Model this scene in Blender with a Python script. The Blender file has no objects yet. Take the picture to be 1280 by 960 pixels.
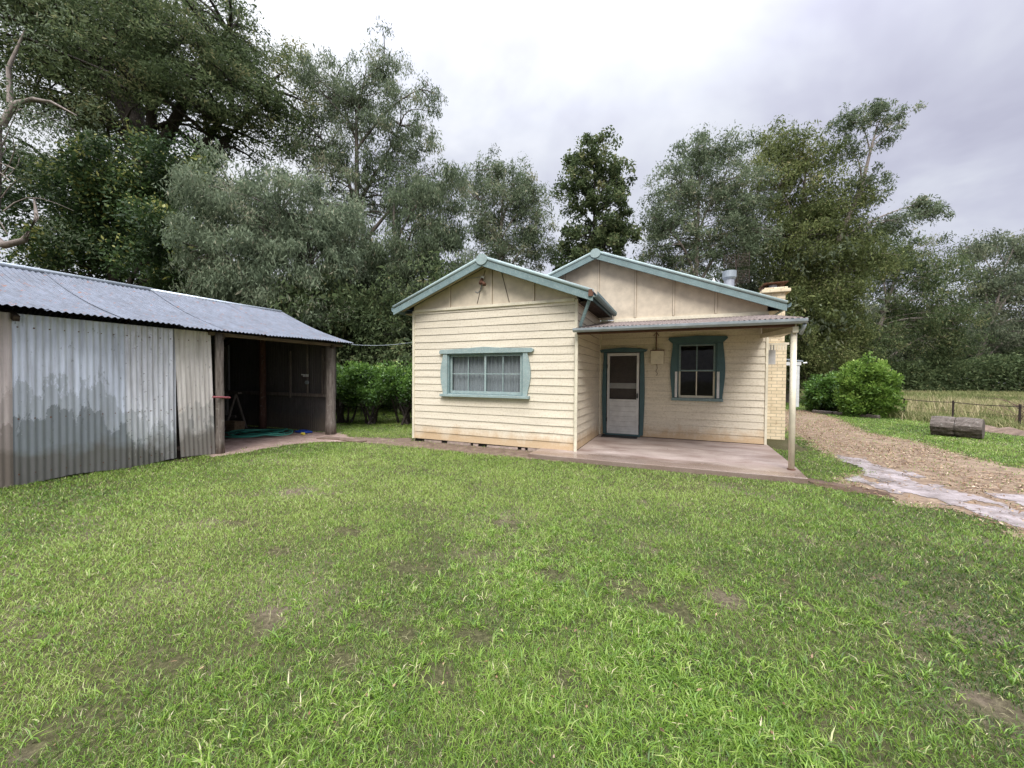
import bpy, bmesh, math, random
import numpy as np
from mathutils import Vector, Matrix
rng = np.random.default_rng(7)
random.seed(7)
S = bpy.context.scene
COL = S.collection
PI = math.pi

# ------------------------------------------------------------------ helpers
def link(o, parent=None):
    COL.objects.link(o)
    if parent is not None:
        o.parent = parent
    return o

def tag(o, label=None, cat=None, group=None, kind=None):
    if label: o['label'] = label
    if cat: o['category'] = cat
    if group: o['group'] = group
    if kind: o['kind'] = kind
    return o

def empty(name, loc, label, cat, group=None, rz=0):
    o = bpy.data.objects.new(name, None)
    o.location = loc
    o.rotation_euler.z = rz
    o.empty_display_size = .2
    link(o)
    return tag(o, label, cat, group)

class MB:
    """collects shapes, then links them as one mesh object"""
    def __init__(s):
        s.v = []; s.f = []
    def add(s, vs, fs):
        b = len(s.v)
        s.v += [tuple(p) for p in vs]
        s.f += [tuple(i + b for i in f) for f in fs]
        return s
    def box(s, x0, x1, y0, y1, z0, z1, j=0):
        vs = [(x, y, z) for z in (z0, z1) for y in (y0, y1) for x in (x0, x1)]
        if j:
            vs = [(x + random.uniform(-j, j), y + random.uniform(-j, j), z + random.uniform(-j, j)) for x, y, z in vs]
        return s.add(vs, [(0, 2, 3, 1), (4, 5, 7, 6), (0, 1, 5, 4), (2, 6, 7, 3), (0, 4, 6, 2), (1, 3, 7, 5)])
    def bar(s, a, b, w, h, up=(0, 0, 1)):
        a = Vector(a); b = Vector(b); d = (b - a).normalized()
        r = d.cross(Vector(up)).normalized(); u = r.cross(d).normalized()
        vs = []
        for p in (a, b):
            for i, k in ((-1, -1), (1, -1), (1, 1), (-1, 1)):
                vs.append(p + r * (i * w / 2) + u * (k * h / 2))
        return s.add(vs, [(0, 1, 2, 3), (4, 7, 6, 5), (0, 4, 5, 1), (1, 5, 6, 2), (2, 6, 7, 3), (3, 7, 4, 0)])
    def tube(s, pts, rad, n=8, cap=True):
        pts = [Vector(p) for p in pts]
        if not hasattr(rad, '__len__'): rad = [rad] * len(pts)
        vs = []; ref = Vector((.31, .17, .93)).normalized()
        for i, p in enumerate(pts):
            d = (pts[min(i + 1, len(pts) - 1)] - pts[max(i - 1, 0)]).normalized()
            if abs(d.dot(ref)) > .95: ref = Vector((1, .1, .05)).normalized()
            r = d.cross(ref).normalized(); u = r.cross(d)
            for k in range(n):
                a = 2 * PI * k / n
                vs.append(p + (r * math.cos(a) + u * math.sin(a)) * rad[i])
        fs = []
        for i in range(len(pts) - 1):
            for k in range(n):
                k2 = (k + 1) % n
                fs.append((i * n + k, i * n + k2, (i + 1) * n + k2, (i + 1) * n + k))
        if cap:
            fs.append(tuple(range(n))[::-1]); fs.append(tuple((len(pts) - 1) * n + k for k in range(n)))
        return s.add(vs, fs)
    def prism(s, poly, a, b, axis='y'):
        """polygon (p,q) extruded along an axis from a to b; axis y: (x,z); axis x: (y,z); axis z: (x,y)"""
        m = {'y': lambda p, t: (p[0], t, p[1]), 'x': lambda p, t: (t, p[0], p[1]), 'z': lambda p, t: (p[0], p[1], t)}[axis]
        n = len(poly)
        vs = [m(p, a) for p in poly] + [m(p, b) for p in poly]
        fs = [tuple(range(n)), tuple(range(n, 2 * n))[::-1]]
        for i in range(n):
            k = (i + 1) % n
            fs.append((i, i + n, k + n, k))
        return s.add(vs, fs)
    def build(s, name, mat, parent=None, bevel=0, smooth=False, recalc=True):
        me = bpy.data.meshes.new(name)
        off = parent.location if parent is not None else Vector((0, 0, 0))
        p = parent
        off = Vector((0, 0, 0))
        while p is not None:
            off = off + p.location; p = p.parent
        me.from_pydata([tuple(Vector(v) - off) for v in s.v], [], s.f)
        if recalc:
            bm = bmesh.new(); bm.from_mesh(me)
            bmesh.ops.recalc_face_normals(bm, faces=bm.faces)
            bm.to_mesh(me); bm.free()
        me.materials.append(mat)
        if smooth:
            me.polygons.foreach_set('use_smooth', [True] * len(me.polygons))
        o = bpy.data.objects.new(name, me)
        link(o, parent)
        if bevel:
            m = o.modifiers.new('bevel', 'BEVEL'); m.width = bevel; m.segments = 2; m.limit_method = 'ANGLE'
        return o

def fast_mesh(name, V, F, mat, tint=None, parent=None, off=None, smooth=False):
    """V (n,3) float, F (m,k) int with one k"""
    me = bpy.data.meshes.new(name)
    V = np.asarray(V, dtype=np.float32)
    if off is not None: V = V - np.asarray(off, dtype=np.float32)
    m, k = F.shape
    me.vertices.add(len(V)); me.vertices.foreach_set('co', V.ravel())
    me.loops.add(m * k); me.loops.foreach_set('vertex_index', F.astype(np.int32).ravel())
    me.polygons.add(m)
    me.polygons.foreach_set('loop_start', np.arange(0, m * k, k, dtype=np.int32))
    me.update(calc_edges=True)
    if smooth: me.polygons.foreach_set('use_smooth', np.ones(m, dtype=bool))
    if tint is not None:
        a = me.attributes.new('tint', 'FLOAT', 'FACE')
        a.data.foreach_set('value', np.asarray(tint, dtype=np.float32))
    me.materials.append(mat)
    o = bpy.data.objects.new(name, me)
    return link(o, parent)

_T = np.random.default_rng(99).random((64, 64))
def vnoise(x, y, scale=1.0, oct=3):
    """value noise 0..1 on arrays"""
    x = np.asarray(x, float) / scale; y = np.asarray(y, float) / scale
    out = 0; amp = 1; tot = 0
    for o in range(oct):
        xi = np.floor(x).astype(int); yi = np.floor(y).astype(int)
        fx = x - xi; fy = y - yi; fx = fx * fx * (3 - 2 * fx); fy = fy * fy * (3 - 2 * fy)
        a = _T[xi % 64, yi % 64]; b = _T[(xi + 1) % 64, yi % 64]; c = _T[xi % 64, (yi + 1) % 64]; d = _T[(xi + 1) % 64, (yi + 1) % 64]
        out = out + amp * ((a * (1 - fx) + b * fx) * (1 - fy) + (c * (1 - fx) + d * fx) * fy)
        tot += amp; amp *= .5; x = x * 2.03 + 17.3; y = y * 2.03 + 5.7
    return out / tot

def inpoly(x, y, poly):
    ins = np.zeros(np.shape(x), bool); n = len(poly)
    for i in range(n):
        x0, y0 = poly[i]; x1, y1 = poly[(i + 1) % n]
        c = ((y0 > y) != (y1 > y)) & (x < (x1 - x0) * (y - y0) / ((y1 - y0) if y1 != y0 else 1e-9) + x0)
        ins ^= c
    return ins

# ------------------------------------------------------------------ materials
def newmat(name):
    m = bpy.data.materials.new(name); m.use_nodes = True
    nt = m.node_tree
    return m, nt, nt.nodes['Principled BSDF']

def N(nt, t, **kw):
    n = nt.nodes.new(t)
    for k, v in kw.items():
        if k in n.inputs: n.inputs[k].default_value = v
        else: setattr(n, k, v)
    return n

def ramp(nt, fac, stops, interp='LINEAR'):
    r = nt.nodes.new('ShaderNodeValToRGB'); r.color_ramp.interpolation = interp
    e = r.color_ramp.elements
    while len(e) < len(stops): e.new(.5)
    for el, (p, c) in zip(e, stops):
        el.position = p; el.color = (*c, 1) if len(c) == 3 else c
    nt.links.new(fac, r.inputs['Fac'])
    return r.outputs['Color']

def noise(nt, scale, detail=4, rough=.55, vec=None, dist=0):
    n = N(nt, 'ShaderNodeTexNoise', Scale=scale, Detail=detail, Roughness=rough, Distortion=dist)
    if vec is not None: nt.links.new(vec, n.inputs['Vector'])
    return n.outputs['Fac']

def coord(nt, scale=(1, 1, 1)):
    g = nt.nodes.new('ShaderNodeNewGeometry')
    mp = nt.nodes.new('ShaderNodeMapping'); mp.inputs['Scale'].default_value = scale
    nt.links.new(g.outputs['Position'], mp.inputs['Vector'])
    return mp.outputs['Vector']

def mix(nt, fac, a, b, mode='MIX'):
    m = nt.nodes.new('ShaderNodeMix'); m.data_type = 'RGBA'; m.blend_type = mode
    for s_, i in ((fac, 0), (a, 6), (b, 7)):
        if isinstance(s_, (int, float)): m.inputs[i].default_value = s_
        elif isinstance(s_, tuple): m.inputs[i].default_value = (*s_, 1) if len(s_) == 3 else s_
        else: nt.links.new(s_, m.inputs[i])
    return m.outputs[2]

def mth(nt, op, a, b=0.0, clamp=False):
    m = nt.nodes.new('ShaderNodeMath'); m.operation = op; m.use_clamp = clamp
    for i, s_ in ((0, a), (1, b)):
        if isinstance(s_, (int, float)): m.inputs[i].default_value = s_
        else: nt.links.new(s_, m.inputs[i])
    return m.outputs[0]

def zpos(nt):
    g = nt.nodes.new('ShaderNodeNewGeometry'); s_ = nt.nodes.new('ShaderNodeSeparateXYZ')
    nt.links.new(g.outputs['Position'], s_.inputs[0])
    return s_.outputs

def step(nt, v, lo, hi):
    m = nt.nodes.new('ShaderNodeMapRange'); m.inputs[1].default_value = lo; m.inputs[2].default_value = hi
    nt.links.new(v, m.inputs[0])
    return m.outputs[0]

def bump(nt, bsdf, h, strength=.3, dist=.01):
    b = N(nt, 'ShaderNodeBump', Strength=strength, Distance=dist)
    nt.links.new(h, b.inputs['Height']); nt.links.new(b.outputs['Normal'], bsdf.inputs['Normal'])

def simple(name, col, rough=.6, metal=0, var=.25, scale=8, bmp=.2, spec=.4, col2=None, vscale=(1, 1, 1)):
    m, nt, b = newmat(name)
    v = coord(nt, vscale)
    n = noise(nt, scale, 6, .6, v)
    c2 = col2 or tuple(c * (1 - var) for c in col)
    c = ramp(nt, n, [(.3, c2), (.7, col)])
    nt.links.new(c, b.inputs['Base Color'])
    b.inputs['Roughness'].default_value = rough; b.inputs['Metallic'].default_value = metal
    b.inputs['Specular IOR Level'].default_value = spec
    if bmp: bump(nt, b, noise(nt, scale * 5, 4, .6, v), bmp, .004)
    return m

def board_mat(name, base):
    """painted weatherboard: uneven old paint, streaky dirt, rusty splash along the lowest boards"""
    m, nt, b = newmat(name)
    v = coord(nt)
    vs = coord(nt, (.6, .6, 7))
    a = ramp(nt, noise(nt, 2.2, 5, .6, vs), [(.3, tuple(c * .86 for c in base)), (.7, tuple(min(1, c * 1.05) for c in base))])
    fine = ramp(nt, noise(nt, 26, 6, .7, v), [(.32, (.74, .70, .62)), (.5, (1, 1, 1))])
    a = mix(nt, .85, a, fine, 'MULTIPLY')
    z = zpos(nt)[2]
    # mud splash with a ragged edge
    h = mth(nt, 'ADD', z, mth(nt, 'MULTIPLY', noise(nt, 2.6, 5, .65, coord(nt, (1.6, 1.6, 1))), -.62))
    sp = step(nt, h, .12, -.14)
    a = mix(nt, mth(nt, 'MULTIPLY', sp, .62), a, (.42, .25, .095))
    # scratches and flakes
    fl = step(nt, noise(nt, 60, 3, .5, coord(nt, (.5, .5, 1.6))), .70, .76)
    a = mix(nt, mth(nt, 'MULTIPLY', fl, .55), a, (.25, .22, .17))
    nt.links.new(a, b.inputs['Base Color'])
    b.inputs['Roughness'].default_value = .55
    b.inputs['Specular IOR Level'].default_value = .3
    bump(nt, b, noise(nt, 40, 5, .6, coord(nt, (.4, .4, 2))), .35, .004)
    return m

def paint_mat(name, base, worn, amount=.5, rough=.5):
    m, nt, b = newmat(name)
    v = coord(nt)
    a = ramp(nt, noise(nt, 5, 5, .6, v), [(.3, tuple(c * .82 for c in base)), (.7, tuple(c * 1.08 for c in base))])
    w = step(nt, noise(nt, 34, 6, .7, v), .66 - amount * .24, .70)
    a = mix(nt, mth(nt, 'MULTIPLY', w, .7), a, worn)
    nt.links.new(a, b.inputs['Base Color']); b.inputs['Roughness'].default_value = rough
    b.inputs['Specular IOR Level'].default_value = .35
    bump(nt, b, noise(nt, 50, 5, .6, v), .3, .003)
    return m

def iron_mat(name, up, low, edge, rust=.1, metal=.35, rough=.42, streak=(7, 7, .4)):
    """galvanised iron: pale zinc above, dark weathered film below a ragged line, blotches and rust spots"""
    m, nt, b = newmat(name)
    v = coord(nt)
    z = zpos(nt)[2]
    n1 = noise(nt, 1.3, 6, .62, coord(nt, (1.5, 1.5, .55)))
    a = ramp(nt, n1, [(.3, tuple(c * .78 for c in up)), (.6, up), (.8, tuple(min(1, c * 1.15) for c in up))])
    st = ramp(nt, noise(nt, 2.4, 6, .7, coord(nt, streak)), [(.30, (.66, .64, .62)), (.5, (1.0, 1.0, 1.0)), (.7, (1.25, 1.25, 1.27))])
    a = mix(nt, .9, a, st, 'MULTIPLY')
    h = mth(nt, 'ADD', z, mth(nt, 'ADD', mth(nt, 'MULTIPLY', mth(nt, 'SUBTRACT', noise(nt, 2.6, 8, .72, coord(nt, (1.3, 1.3, .55))), .5), -2.2), mth(nt, 'MULTIPLY', mth(nt, 'SUBTRACT', noise(nt, .55, 2, .5, coord(nt, (1, 1, .1))), .5), -4.5)))
    lo = step(nt, h, edge + .025, edge - .025)
    lc = ramp(nt, noise(nt, 2.3, 5, .6, coord(nt, (2, 2, .6))), [(.35, tuple(c * .7 for c in low)), (.65, low)])
    a = mix(nt, mth(nt, 'MULTIPLY', lo, .74), a, lc)
    lo2 = step(nt, mth(nt, 'ADD', h, mth(nt, 'MULTIPLY', noise(nt, 5, 5, .7, coord(nt, (2, 2, .5))), -.9)), edge + .06, edge + .01)
    a = mix(nt, mth(nt, 'MULTIPLY', lo2, .45), a, tuple(c * 1.25 for c in low))
    sp = step(nt, noise(nt, 11, 6, .7, coord(nt, (1.5, 1.5, .7))), .62, .68)
    a = mix(nt, mth(nt, 'MULTIPLY', sp, .6), a, tuple(c * .75 for c in low))
    mud = step(nt, mth(nt, 'ADD', z, mth(nt, 'MULTIPLY', noise(nt, 2.2, 5, .6, v), -.9)), .12, -.12)
    a = mix(nt, mth(nt, 'MULTIPLY', mud, .6), a, (.10, .08, .055))
    if rust:
        r = step(nt, noise(nt, 3.1, 6, .7, coord(nt, (2.3, 2.3, .8))), .72 - rust * .2, .80 - rust * .2)
        a = mix(nt, mth(nt, 'MULTIPLY', r, .8), a, (.17, .065, .03))
    nt.links.new(a, b.inputs['Base Color'])
    b.inputs['Metallic'].default_value = metal
    rr = ramp(nt, noise(nt, 12, 4, .6, v), [(.3, (rough - .1,) * 3), (.7, (rough + .18,) * 3)])
    nt.links.new(rr, b.inputs['Roughness'])
    bump(nt, b, noise(nt, 30, 5, .6, v), .25, .003)
    return m

def wood_mat(name, c1, c2, axis=2, rough=.8, sc=9):
    m, nt, b = newmat(name)
    s_ = [5, 5, 5]; s_[axis] = .5
    n = noise(nt, sc * .6, 7, .65, coord(nt, tuple(s_)), .6)
    a = ramp(nt, n, [(.3, c1), (.52, tuple((p + q) / 2 for p, q in zip(c1, c2))), (.72, c2)])
    lich = step(nt, noise(nt, 14, 5, .6, coord(nt)), .60, .66)
    a = mix(nt, mth(nt, 'MULTIPLY', lich, .35), a, (.34, .34, .30))
    nt.links.new(a, b.inputs['Base Color']); b.inputs['Roughness'].default_value = rough
    b.inputs['Specular IOR Level'].default_value = .2
    bump(nt, b, n, .8, .02)
    return m

def leaf_mat(name, stops, trans=.25, rough=.5, spec=.35):
    m, nt, b = newmat(name)
    at = N(nt, 'ShaderNodeAttribute', attribute_name='tint')
    c = ramp(nt, at.outputs['Fac'], stops)
    nt.links.new(c, b.inputs['Base Color'])
    b.inputs['Roughness'].default_value = rough; b.inputs['Specular IOR Level'].default_value = spec
    t = nt.nodes.new('ShaderNodeBsdfTranslucent')
    nt.links.new(mix(nt, .5, c, (.5, .6, .12), 'MULTIPLY') if False else c, t.inputs['Color'])
    ms = nt.nodes.new('ShaderNodeMixShader'); ms.inputs[0].default_value = trans
    nt.links.new(b.outputs[0], ms.inputs[1]); nt.links.new(t.outputs[0], ms.inputs[2])
    nt.links.new(ms.outputs[0], nt.nodes['Material Output'].inputs['Surface'])
    return m

M = {}
M['cream'] = board_mat('cream weatherboard paint', (.70, .63, .50))
M['cream_trim'] = paint_mat('cream trim paint', (.72, .66, .51), (.3, .27, .2), .35)
M['sheet'] = paint_mat('cement sheet paint', (.60, .52, .40), (.40, .36, .28), .15, .7)
M['teal'] = paint_mat('weathered teal paint', (.165, .235, .235), (.36, .40, .37), .6, .7)
M['teal_pale'] = paint_mat('pale chalky teal paint', (.27, .35, .34), (.45, .47, .42), .7, .7)
M['teal_dark'] = paint_mat('deep teal paint', (.055, .11, .118), (.13, .19, .19), .2)
M['white'] = paint_mat('white paint', (.62, .62, .60), (.4, .4, .38), .25)
M['gutter'] = simple('pale gutter metal', (.42, .47, .50), .4, .4, .3, 5, .1)
M['rust'] = simple('rusty metal', (.16, .075, .045), .8, .2, .4, 14, .4)
M['dark_wood'] = wood_mat('dark eave timber', (.035, .025, .02), (.10, .075, .06), 1)
M['grey_wood'] = wood_mat('weathered grey timber', (.07, .055, .045), (.27, .235, .205), 2)
M['beam_wood'] = wood_mat('weathered brown beam', (.09, .065, .045), (.26, .20, .145), 1)
M['red_wood'] = wood_mat('reddish brown post', (.06, .03, .022), (.14, .075, .055), 2)
M['log'] = wood_mat('old grey log', (.045, .037, .03), (.19, .16, .135), 0, .85, 14)
M['zinc'] = simple('bright zinc', (.62, .64, .67), .3, .8, .2, 6, .1)
M['black'] = simple('black rubber', (.015, .016, .017), .7, 0, .3, 20, .3)
M['joint_shade'] = simple('painted shade in board joints', (.30, .22, .15), .9, 0, .5, 9, 0)  # brown standing in for shade under board laps and beside battens
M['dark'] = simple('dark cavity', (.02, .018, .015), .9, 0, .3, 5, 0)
M['curtain'] = simple('sheer grey curtain', (.62, .62, .64), .85, 0, .25, 30, .2)
M['blind'] = simple('brown interior door paint', (.10, .075, .06), .6)
M['soffit'] = paint_mat('stained cream soffit', (.48, .42, .30), (.2, .15, .1), .5, .7)
M['roof_iron'] = iron_mat('roof iron', (.115, .13, .158), (.08, .085, .09), -9, .66, .2, .58, streak=(.45, 5, 5))
M['porch_iron'] = simple('lichened porch iron', (.27, .215, .185), .9, 0, .6, 17, .5, .2, col2=(.035, .03, .026))
M['iron_a'] = iron_mat('wall iron bluish', (.58, .63, .72), (.15, .17, .18), .75, .12)
M['iron_b'] = iron_mat('wall iron shiny', (.72, .74, .79), (.18, .20, .20), .62, .0, .45, .34)
M['iron_pink'] = iron_mat('wall iron pinkish', (.50, .44, .42), (.20, .17, .15), .6, .12, .2, .6)
M['iron_white'] = iron_mat('wall iron whitewashed', (.60, .565, .52), (.20, .20, .19), .95, .42, .15, .6)
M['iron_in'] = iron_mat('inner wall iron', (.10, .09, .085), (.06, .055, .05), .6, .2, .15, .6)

m, nt, b = newmat('window glass')
b.inputs['Base Color'].default_value = (.01, .012, .014, 1); b.inputs['Roughness'].default_value = .04
b.inputs['Specular IOR Level'].default_value = .6
tr = nt.nodes.new('ShaderNodeBsdfTransparent'); tr.inputs[0].default_value = (.8, .85, .85, 1)
ms = nt.nodes.new('ShaderNodeMixShader'); ms.inputs[0].default_value = .72
nt.links.new(b.outputs[0], ms.inputs[1]); nt.links.new(tr.outputs[0], ms.inputs[2])
nt.links.new(ms.outputs[0], nt.nodes['Material Output'].inputs['Surface'])
bump(nt, b, noise(nt, 3, 2, .5, coord(nt)), .06, .02)
M['glass'] = m
m, nt, b = newmat('insect screen')
b.inputs['Base Color'].default_value = (.02, .02, .02, 1); b.inputs['Roughness'].default_value = .6
tr = nt.nodes.new('ShaderNodeBsdfTransparent')
ms = nt.nodes.new('ShaderNodeMixShader'); ms.inputs[0].default_value = .62
nt.links.new(b.outputs[0], ms.inputs[1]); nt.links.new(tr.outputs[0], ms.inputs[2])
nt.links.new(ms.outputs[0], nt.nodes['Material Output'].inputs['Surface'])
M['screen'] = m

# painted brick (chimney)
m, nt, b = newmat('painted chimney brick')
g = nt.nodes.new('ShaderNodeNewGeometry'); sp = nt.nodes.new('ShaderNodeSeparateXYZ'); cb = nt.nodes.new('ShaderNodeCombineXYZ')
nt.links.new(g.outputs['Position'], sp.inputs[0])
nt.links.new(mth(nt, 'ADD', sp.outputs[0], sp.outputs[1]), cb.inputs[0]); nt.links.new(sp.outputs[2], cb.inputs[1])
br = N(nt, 'ShaderNodeTexBrick', Scale=1.0)
br.inputs['Brick Width'].default_value = .24; br.inputs['Row Height'].default_value = .086; br.inputs['Mortar Size'].default_value = .008
br.inputs['Color1'].default_value = (.76, .64, .44, 1); br.inputs['Color2'].default_value = (.66, .55, .37, 1); br.inputs['Mortar'].default_value = (.42, .36, .25, 1)
nt.links.new(cb.outputs[0], br.inputs['Vector'])
c = mix(nt, mth(nt, 'MULTIPLY', step(nt, noise(nt, 9, 6, .7, coord(nt)), .60, .66), .7), br.outputs['Color'], (.30, .15, .08))
c = mix(nt, .6, c, ramp(nt, noise(nt, 4, 5, .6, coord(nt)), [(.3, (.7, .68, .6)), (.6, (1, 1, 1))]), 'MULTIPLY')
nt.links.new(c, b.inputs['Base Color']); b.inputs['Roughness'].default_value = .7
bump(nt, b, br.outputs['Fac'], -.7, .012)
M['brick'] = m

# ground: soil with thatch of grass seen between the blades
m, nt, b = newmat('lawn soil and thatch')
n1 = noise(nt, .9, 6, .6, coord(nt)); n2 = noise(nt, 28, 6, .7, coord(nt)); n3 = noise(nt, .12, 4, .5, coord(nt))
gcol = ramp(nt, n2, [(.25, (.022, .020, .011)), (.5, (.062, .058, .028)), (.72, (.14, .125, .07))])  # soil and thatch tones darkened to stand for shade between blades
gcol = mix(nt, .5, gcol, ramp(nt, n3, [(.35, (.7, .85, .6)), (.65, (1.15, 1.1, .9))]), 'MULTIPLY')
soil = ramp(nt, n2, [(.3, (.06, .045, .03)), (.7, (.17, .135, .095))])
gcol = mix(nt, step(nt, n1, .52, .66), gcol, soil)
nt.links.new(gcol, b.inputs['Base Color']); b.inputs['Roughness'].default_value = .95; b.inputs['Specular IOR Level'].default_value = .15
bump(nt, b, n2, .8, .03)
M['ground'] = m

def dirt_mat(name, a1, a2, a3, sc=6, rough=.85, wet=False):
    m, nt, b = newmat(name)
    n = noise(nt, sc, 8, .68, coord(nt))
    c = ramp(nt, n, [(.28, a1), (.5, a2), (.74, a3)])
    c = mix(nt, .45, c, ramp(nt, noise(nt, sc * 14, 4, .7, coord(nt)), [(.35, (.55, .5, .45)), (.6, (1.1, 1.1, 1.1))]), 'MULTIPLY')
    nt.links.new(c, b.inputs['Base Color'])
    if wet:
        nt.links.new(ramp(nt, noise(nt, 1.7, 4, .6, coord(nt)), [(.4, (.18,) * 3), (.6, (rough,) * 3)]), b.inputs['Roughness'])
    else:
        b.inputs['Roughness'].default_value = rough
    bump(nt, b, noise(nt, sc * 6, 6, .7, coord(nt)), .6, .02)
    return m
M['dirt'] = dirt_mat('bare brown dirt', (.07, .045, .03), (.14, .095, .065), (.24, .18, .13))
M['litter'] = dirt_mat('leaf litter soil', (.085, .052, .03), (.18, .125, .078), (.31, .24, .155), 5)
M['apron'] = dirt_mat('pinkish shed dirt', (.16, .105, .08), (.28, .20, .16), (.40, .31, .26), 4)
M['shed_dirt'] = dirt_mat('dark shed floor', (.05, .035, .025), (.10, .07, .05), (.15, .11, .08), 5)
M['path'] = dirt_mat('pale broken concrete', (.11, .085, .07), (.25, .215, .205), (.39, .345, .34), 3.8, .65, True)

# porch slab: pinkish concrete, dark wet margin
m, nt, b = newmat('stained porch concrete')
z = zpos(nt)
n1 = noise(nt, 1.6, 7, .66, coord(nt, (.7, 1.6, 1)), .4)
c = ramp(nt, n1, [(.28, (.20, .135, .105)), (.47, (.36, .285, .25)), (.68, (.52, .44, .39))])
ed = step(nt, mth(nt, 'ADD', z[1], mth(nt, 'MULTIPLY', noise(nt, 1.1, 5, .6, coord(nt)), -.9)), 7.45, 7.0)
c = mix(nt, mth(nt, 'MULTIPLY', ed, .7), c, (.15, .105, .075))
rt = step(nt, mth(nt, 'ADD', z[0], mth(nt, 'MULTIPLY', noise(nt, 1.3, 5, .6, coord(nt)), .8)), 1.7, 2.3)
c = mix(nt, mth(nt, 'MULTIPLY', rt, .6), c, (.17, .12, .09))
c = mix(nt, .5, c, ramp(nt, noise(nt, 60, 4, .7, coord(nt)), [(.35, (.65, .62, .6)), (.6, (1.08, 1.08, 1.08))]), 'MULTIPLY')
nt.links.new(c, b.inputs['Base Color'])
nt.links.new(ramp(nt, ed, [(0, (.6,) * 3), (1, (.22,) * 3)]), b.inputs['Roughness'])
bump(nt, b, noise(nt, 25, 6, .7, coord(nt)), .35, .008)
M['slab'] = m

G = [(0, (.022, .050, .010)), (.25, (.060, .122, .018)), (.48, (.135, .245, .030)), (.74, (.25, .37, .058)), (.88, (.38, .42, .15)), (1, (.56, .49, .31))]
M['grass'] = leaf_mat('lawn grass', G, .35, .45, .4)
M['tallgrass'] = leaf_mat('rank paddock grass', [(0, (.09, .12, .035)), (.4, (.20, .23, .085)), (.72, (.36, .34, .16)), (1, (.50, .42, .25))], .35, .6, .15)
M['debris'] = leaf_mat('fallen leaves', [(0, (.07, .036, .02)), (.4, (.18, .105, .055)), (.75, (.34, .235, .135)), (1, (.54, .44, .32))], .1, .6, .3)

# ------------------------------------------------------------------ ground and setting
def sheet(name, poly, z, mat, jag=.06, cell=.055, holes=0.0, kind='structure'):
    """flat sheet of small cells inside a polygon, with a ragged edge"""
    P = np.array(poly); x0, y0 = P.min(0) - .2; x1, y1 = P.max(0) + .2
    nx = int((x1 - x0) / cell) + 1; ny = int((y1 - y0) / cell) + 1
    gx, gy = np.meshgrid(np.arange(nx + 1) * cell + x0, np.arange(ny + 1) * cell + y0, indexing='ij')
    jx = rng.uniform(-.32, .32, gx.shape) * cell; jy = rng.uniform(-.32, .32, gx.shape) * cell
    cxx = gx[:-1, :-1] + cell / 2; cyy = gy[:-1, :-1] + cell / 2
    ox = (vnoise(cxx + 11, cyy, .22, 3) - .5) * jag * 6; oy = (vnoise(cxx, cyy + 31, .22, 3) - .5) * jag * 6
    ins = inpoly(cxx + ox, cyy + oy, poly)
    if holes: ins &= vnoise(cxx * 1.6 + 3, cyy + 8, .55, 4) > holes
    ii, jj = np.nonzero(ins)
    a_ = ii * (ny + 1) + jj
    F = np.stack([a_, a_ + ny + 1, a_ + ny + 2, a_ + 1], 1)
    used, inv = np.unique(F, return_inverse=True)
    V = np.stack([(gx + jx).ravel(), (gy + jy).ravel(), np.full(gx.size, z)], 1)[used]
    o = fast_mesh(name, V, inv.reshape(F.shape), mat)
    o['kind'] = kind
    return o

g = MB(); g.add([(-260, -200, 0), (260, -200, 0), (260, 320, 0), (-260, 320, 0)], [(0, 1, 2, 3)])
tag(g.build('ground', M['ground']), kind='structure')

LITTER = [(5.34, 24.14), (6.28, 24.1), (6.03, 19.38), (5.29, 14.83), (5.74, 13.16), (5.63, 11.42), (5.7, 10.3), (6.6, 9.4), (8.5, 7.5), (9.5, 5.0), (5.5, 2.2), (3.6, 4.6), (3.3, 5.5), (3.25, 6.17), (3.17, 6.48), (2.75, 6.35), (2.55, 6.74), (2.29, 7.3), (2.41, 7.77), (3.2, 8.72), (2.93, 9.78), (3.06, 12.57), (3.07, 13.92), (3.2, 20)]
PATH1 = [(3.07, 10.25), (3.61, 10.28), (3.41, 9.37), (3.7, 8.83), (3.77, 8.29), (3.70, 7.66), (3.87, 7.35), (3.91, 6.75), (4.2, 6.2), (5.4, 4.2), (5.2, 2.6), (4.0, 4.3), (3.47, 5.45), (3.44, 5.98), (3.35, 6.35), (3.29, 6.73), (2.85, 6.59), (2.65, 6.68), (2.6, 6.98), (2.48, 7.69), (3.12, 8.56), (2.99, 9.17)]
PATH2 = [(4.06, 7.67), (4.54, 7.86), (4.9, 7.82), (6.2, 6.6), (5.0, 5.6), (4.12, 6.56), (4.11, 7.1), (4.05, 7.51)]
FRONT = [(-8.65, 7.25), (-7.6, 7.5), (-6.2, 8.1), (-6.0, 7.80), (-1.95, 7.80), (-1.95, 7.2), (-2.02, 7.04), (-3.71, 6.98), (-4.48, 6.99), (-6.24, 7.05), (-7.75, 6.80), (-8.3, 6.6)]
APRON = [(-8.55, 4.6), (-8.2, 4.5), (-8.15, 5.2), (-8.2, 5.9), (-7.95, 6.5), (-7.4, 6.85), (-7.2, 7.1), (-8.0, 7.6), (-8.6, 7.85), (-9.8, 7.7), (-10.3, 6.2), (-10.0, 4.6)]
SHEDF = [(-8.6, -2.0), (-8.6, 7.75), (-13.3, 7.75), (-13.3, -2.0)]
SIDE = [(1.9, 7.0), (2.35, 6.85), (2.75, 6.7), (2.75, 7.1), (2.3, 7.35), (1.9, 7.6)]
sheet('dirt_strip', FRONT, .004, M['dirt'], .07)
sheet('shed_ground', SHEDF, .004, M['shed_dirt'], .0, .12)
sheet('apron_ground', APRON, .008, M['apron'], .05)
sheet('track_ground', LITTER, .004, M['litter'], .10)
sheet('path', PATH1, .010, M['path'], .05, .045, .40)
sheet('path', PATH2, .010, M['path'], .05, .045, .40)
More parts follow.
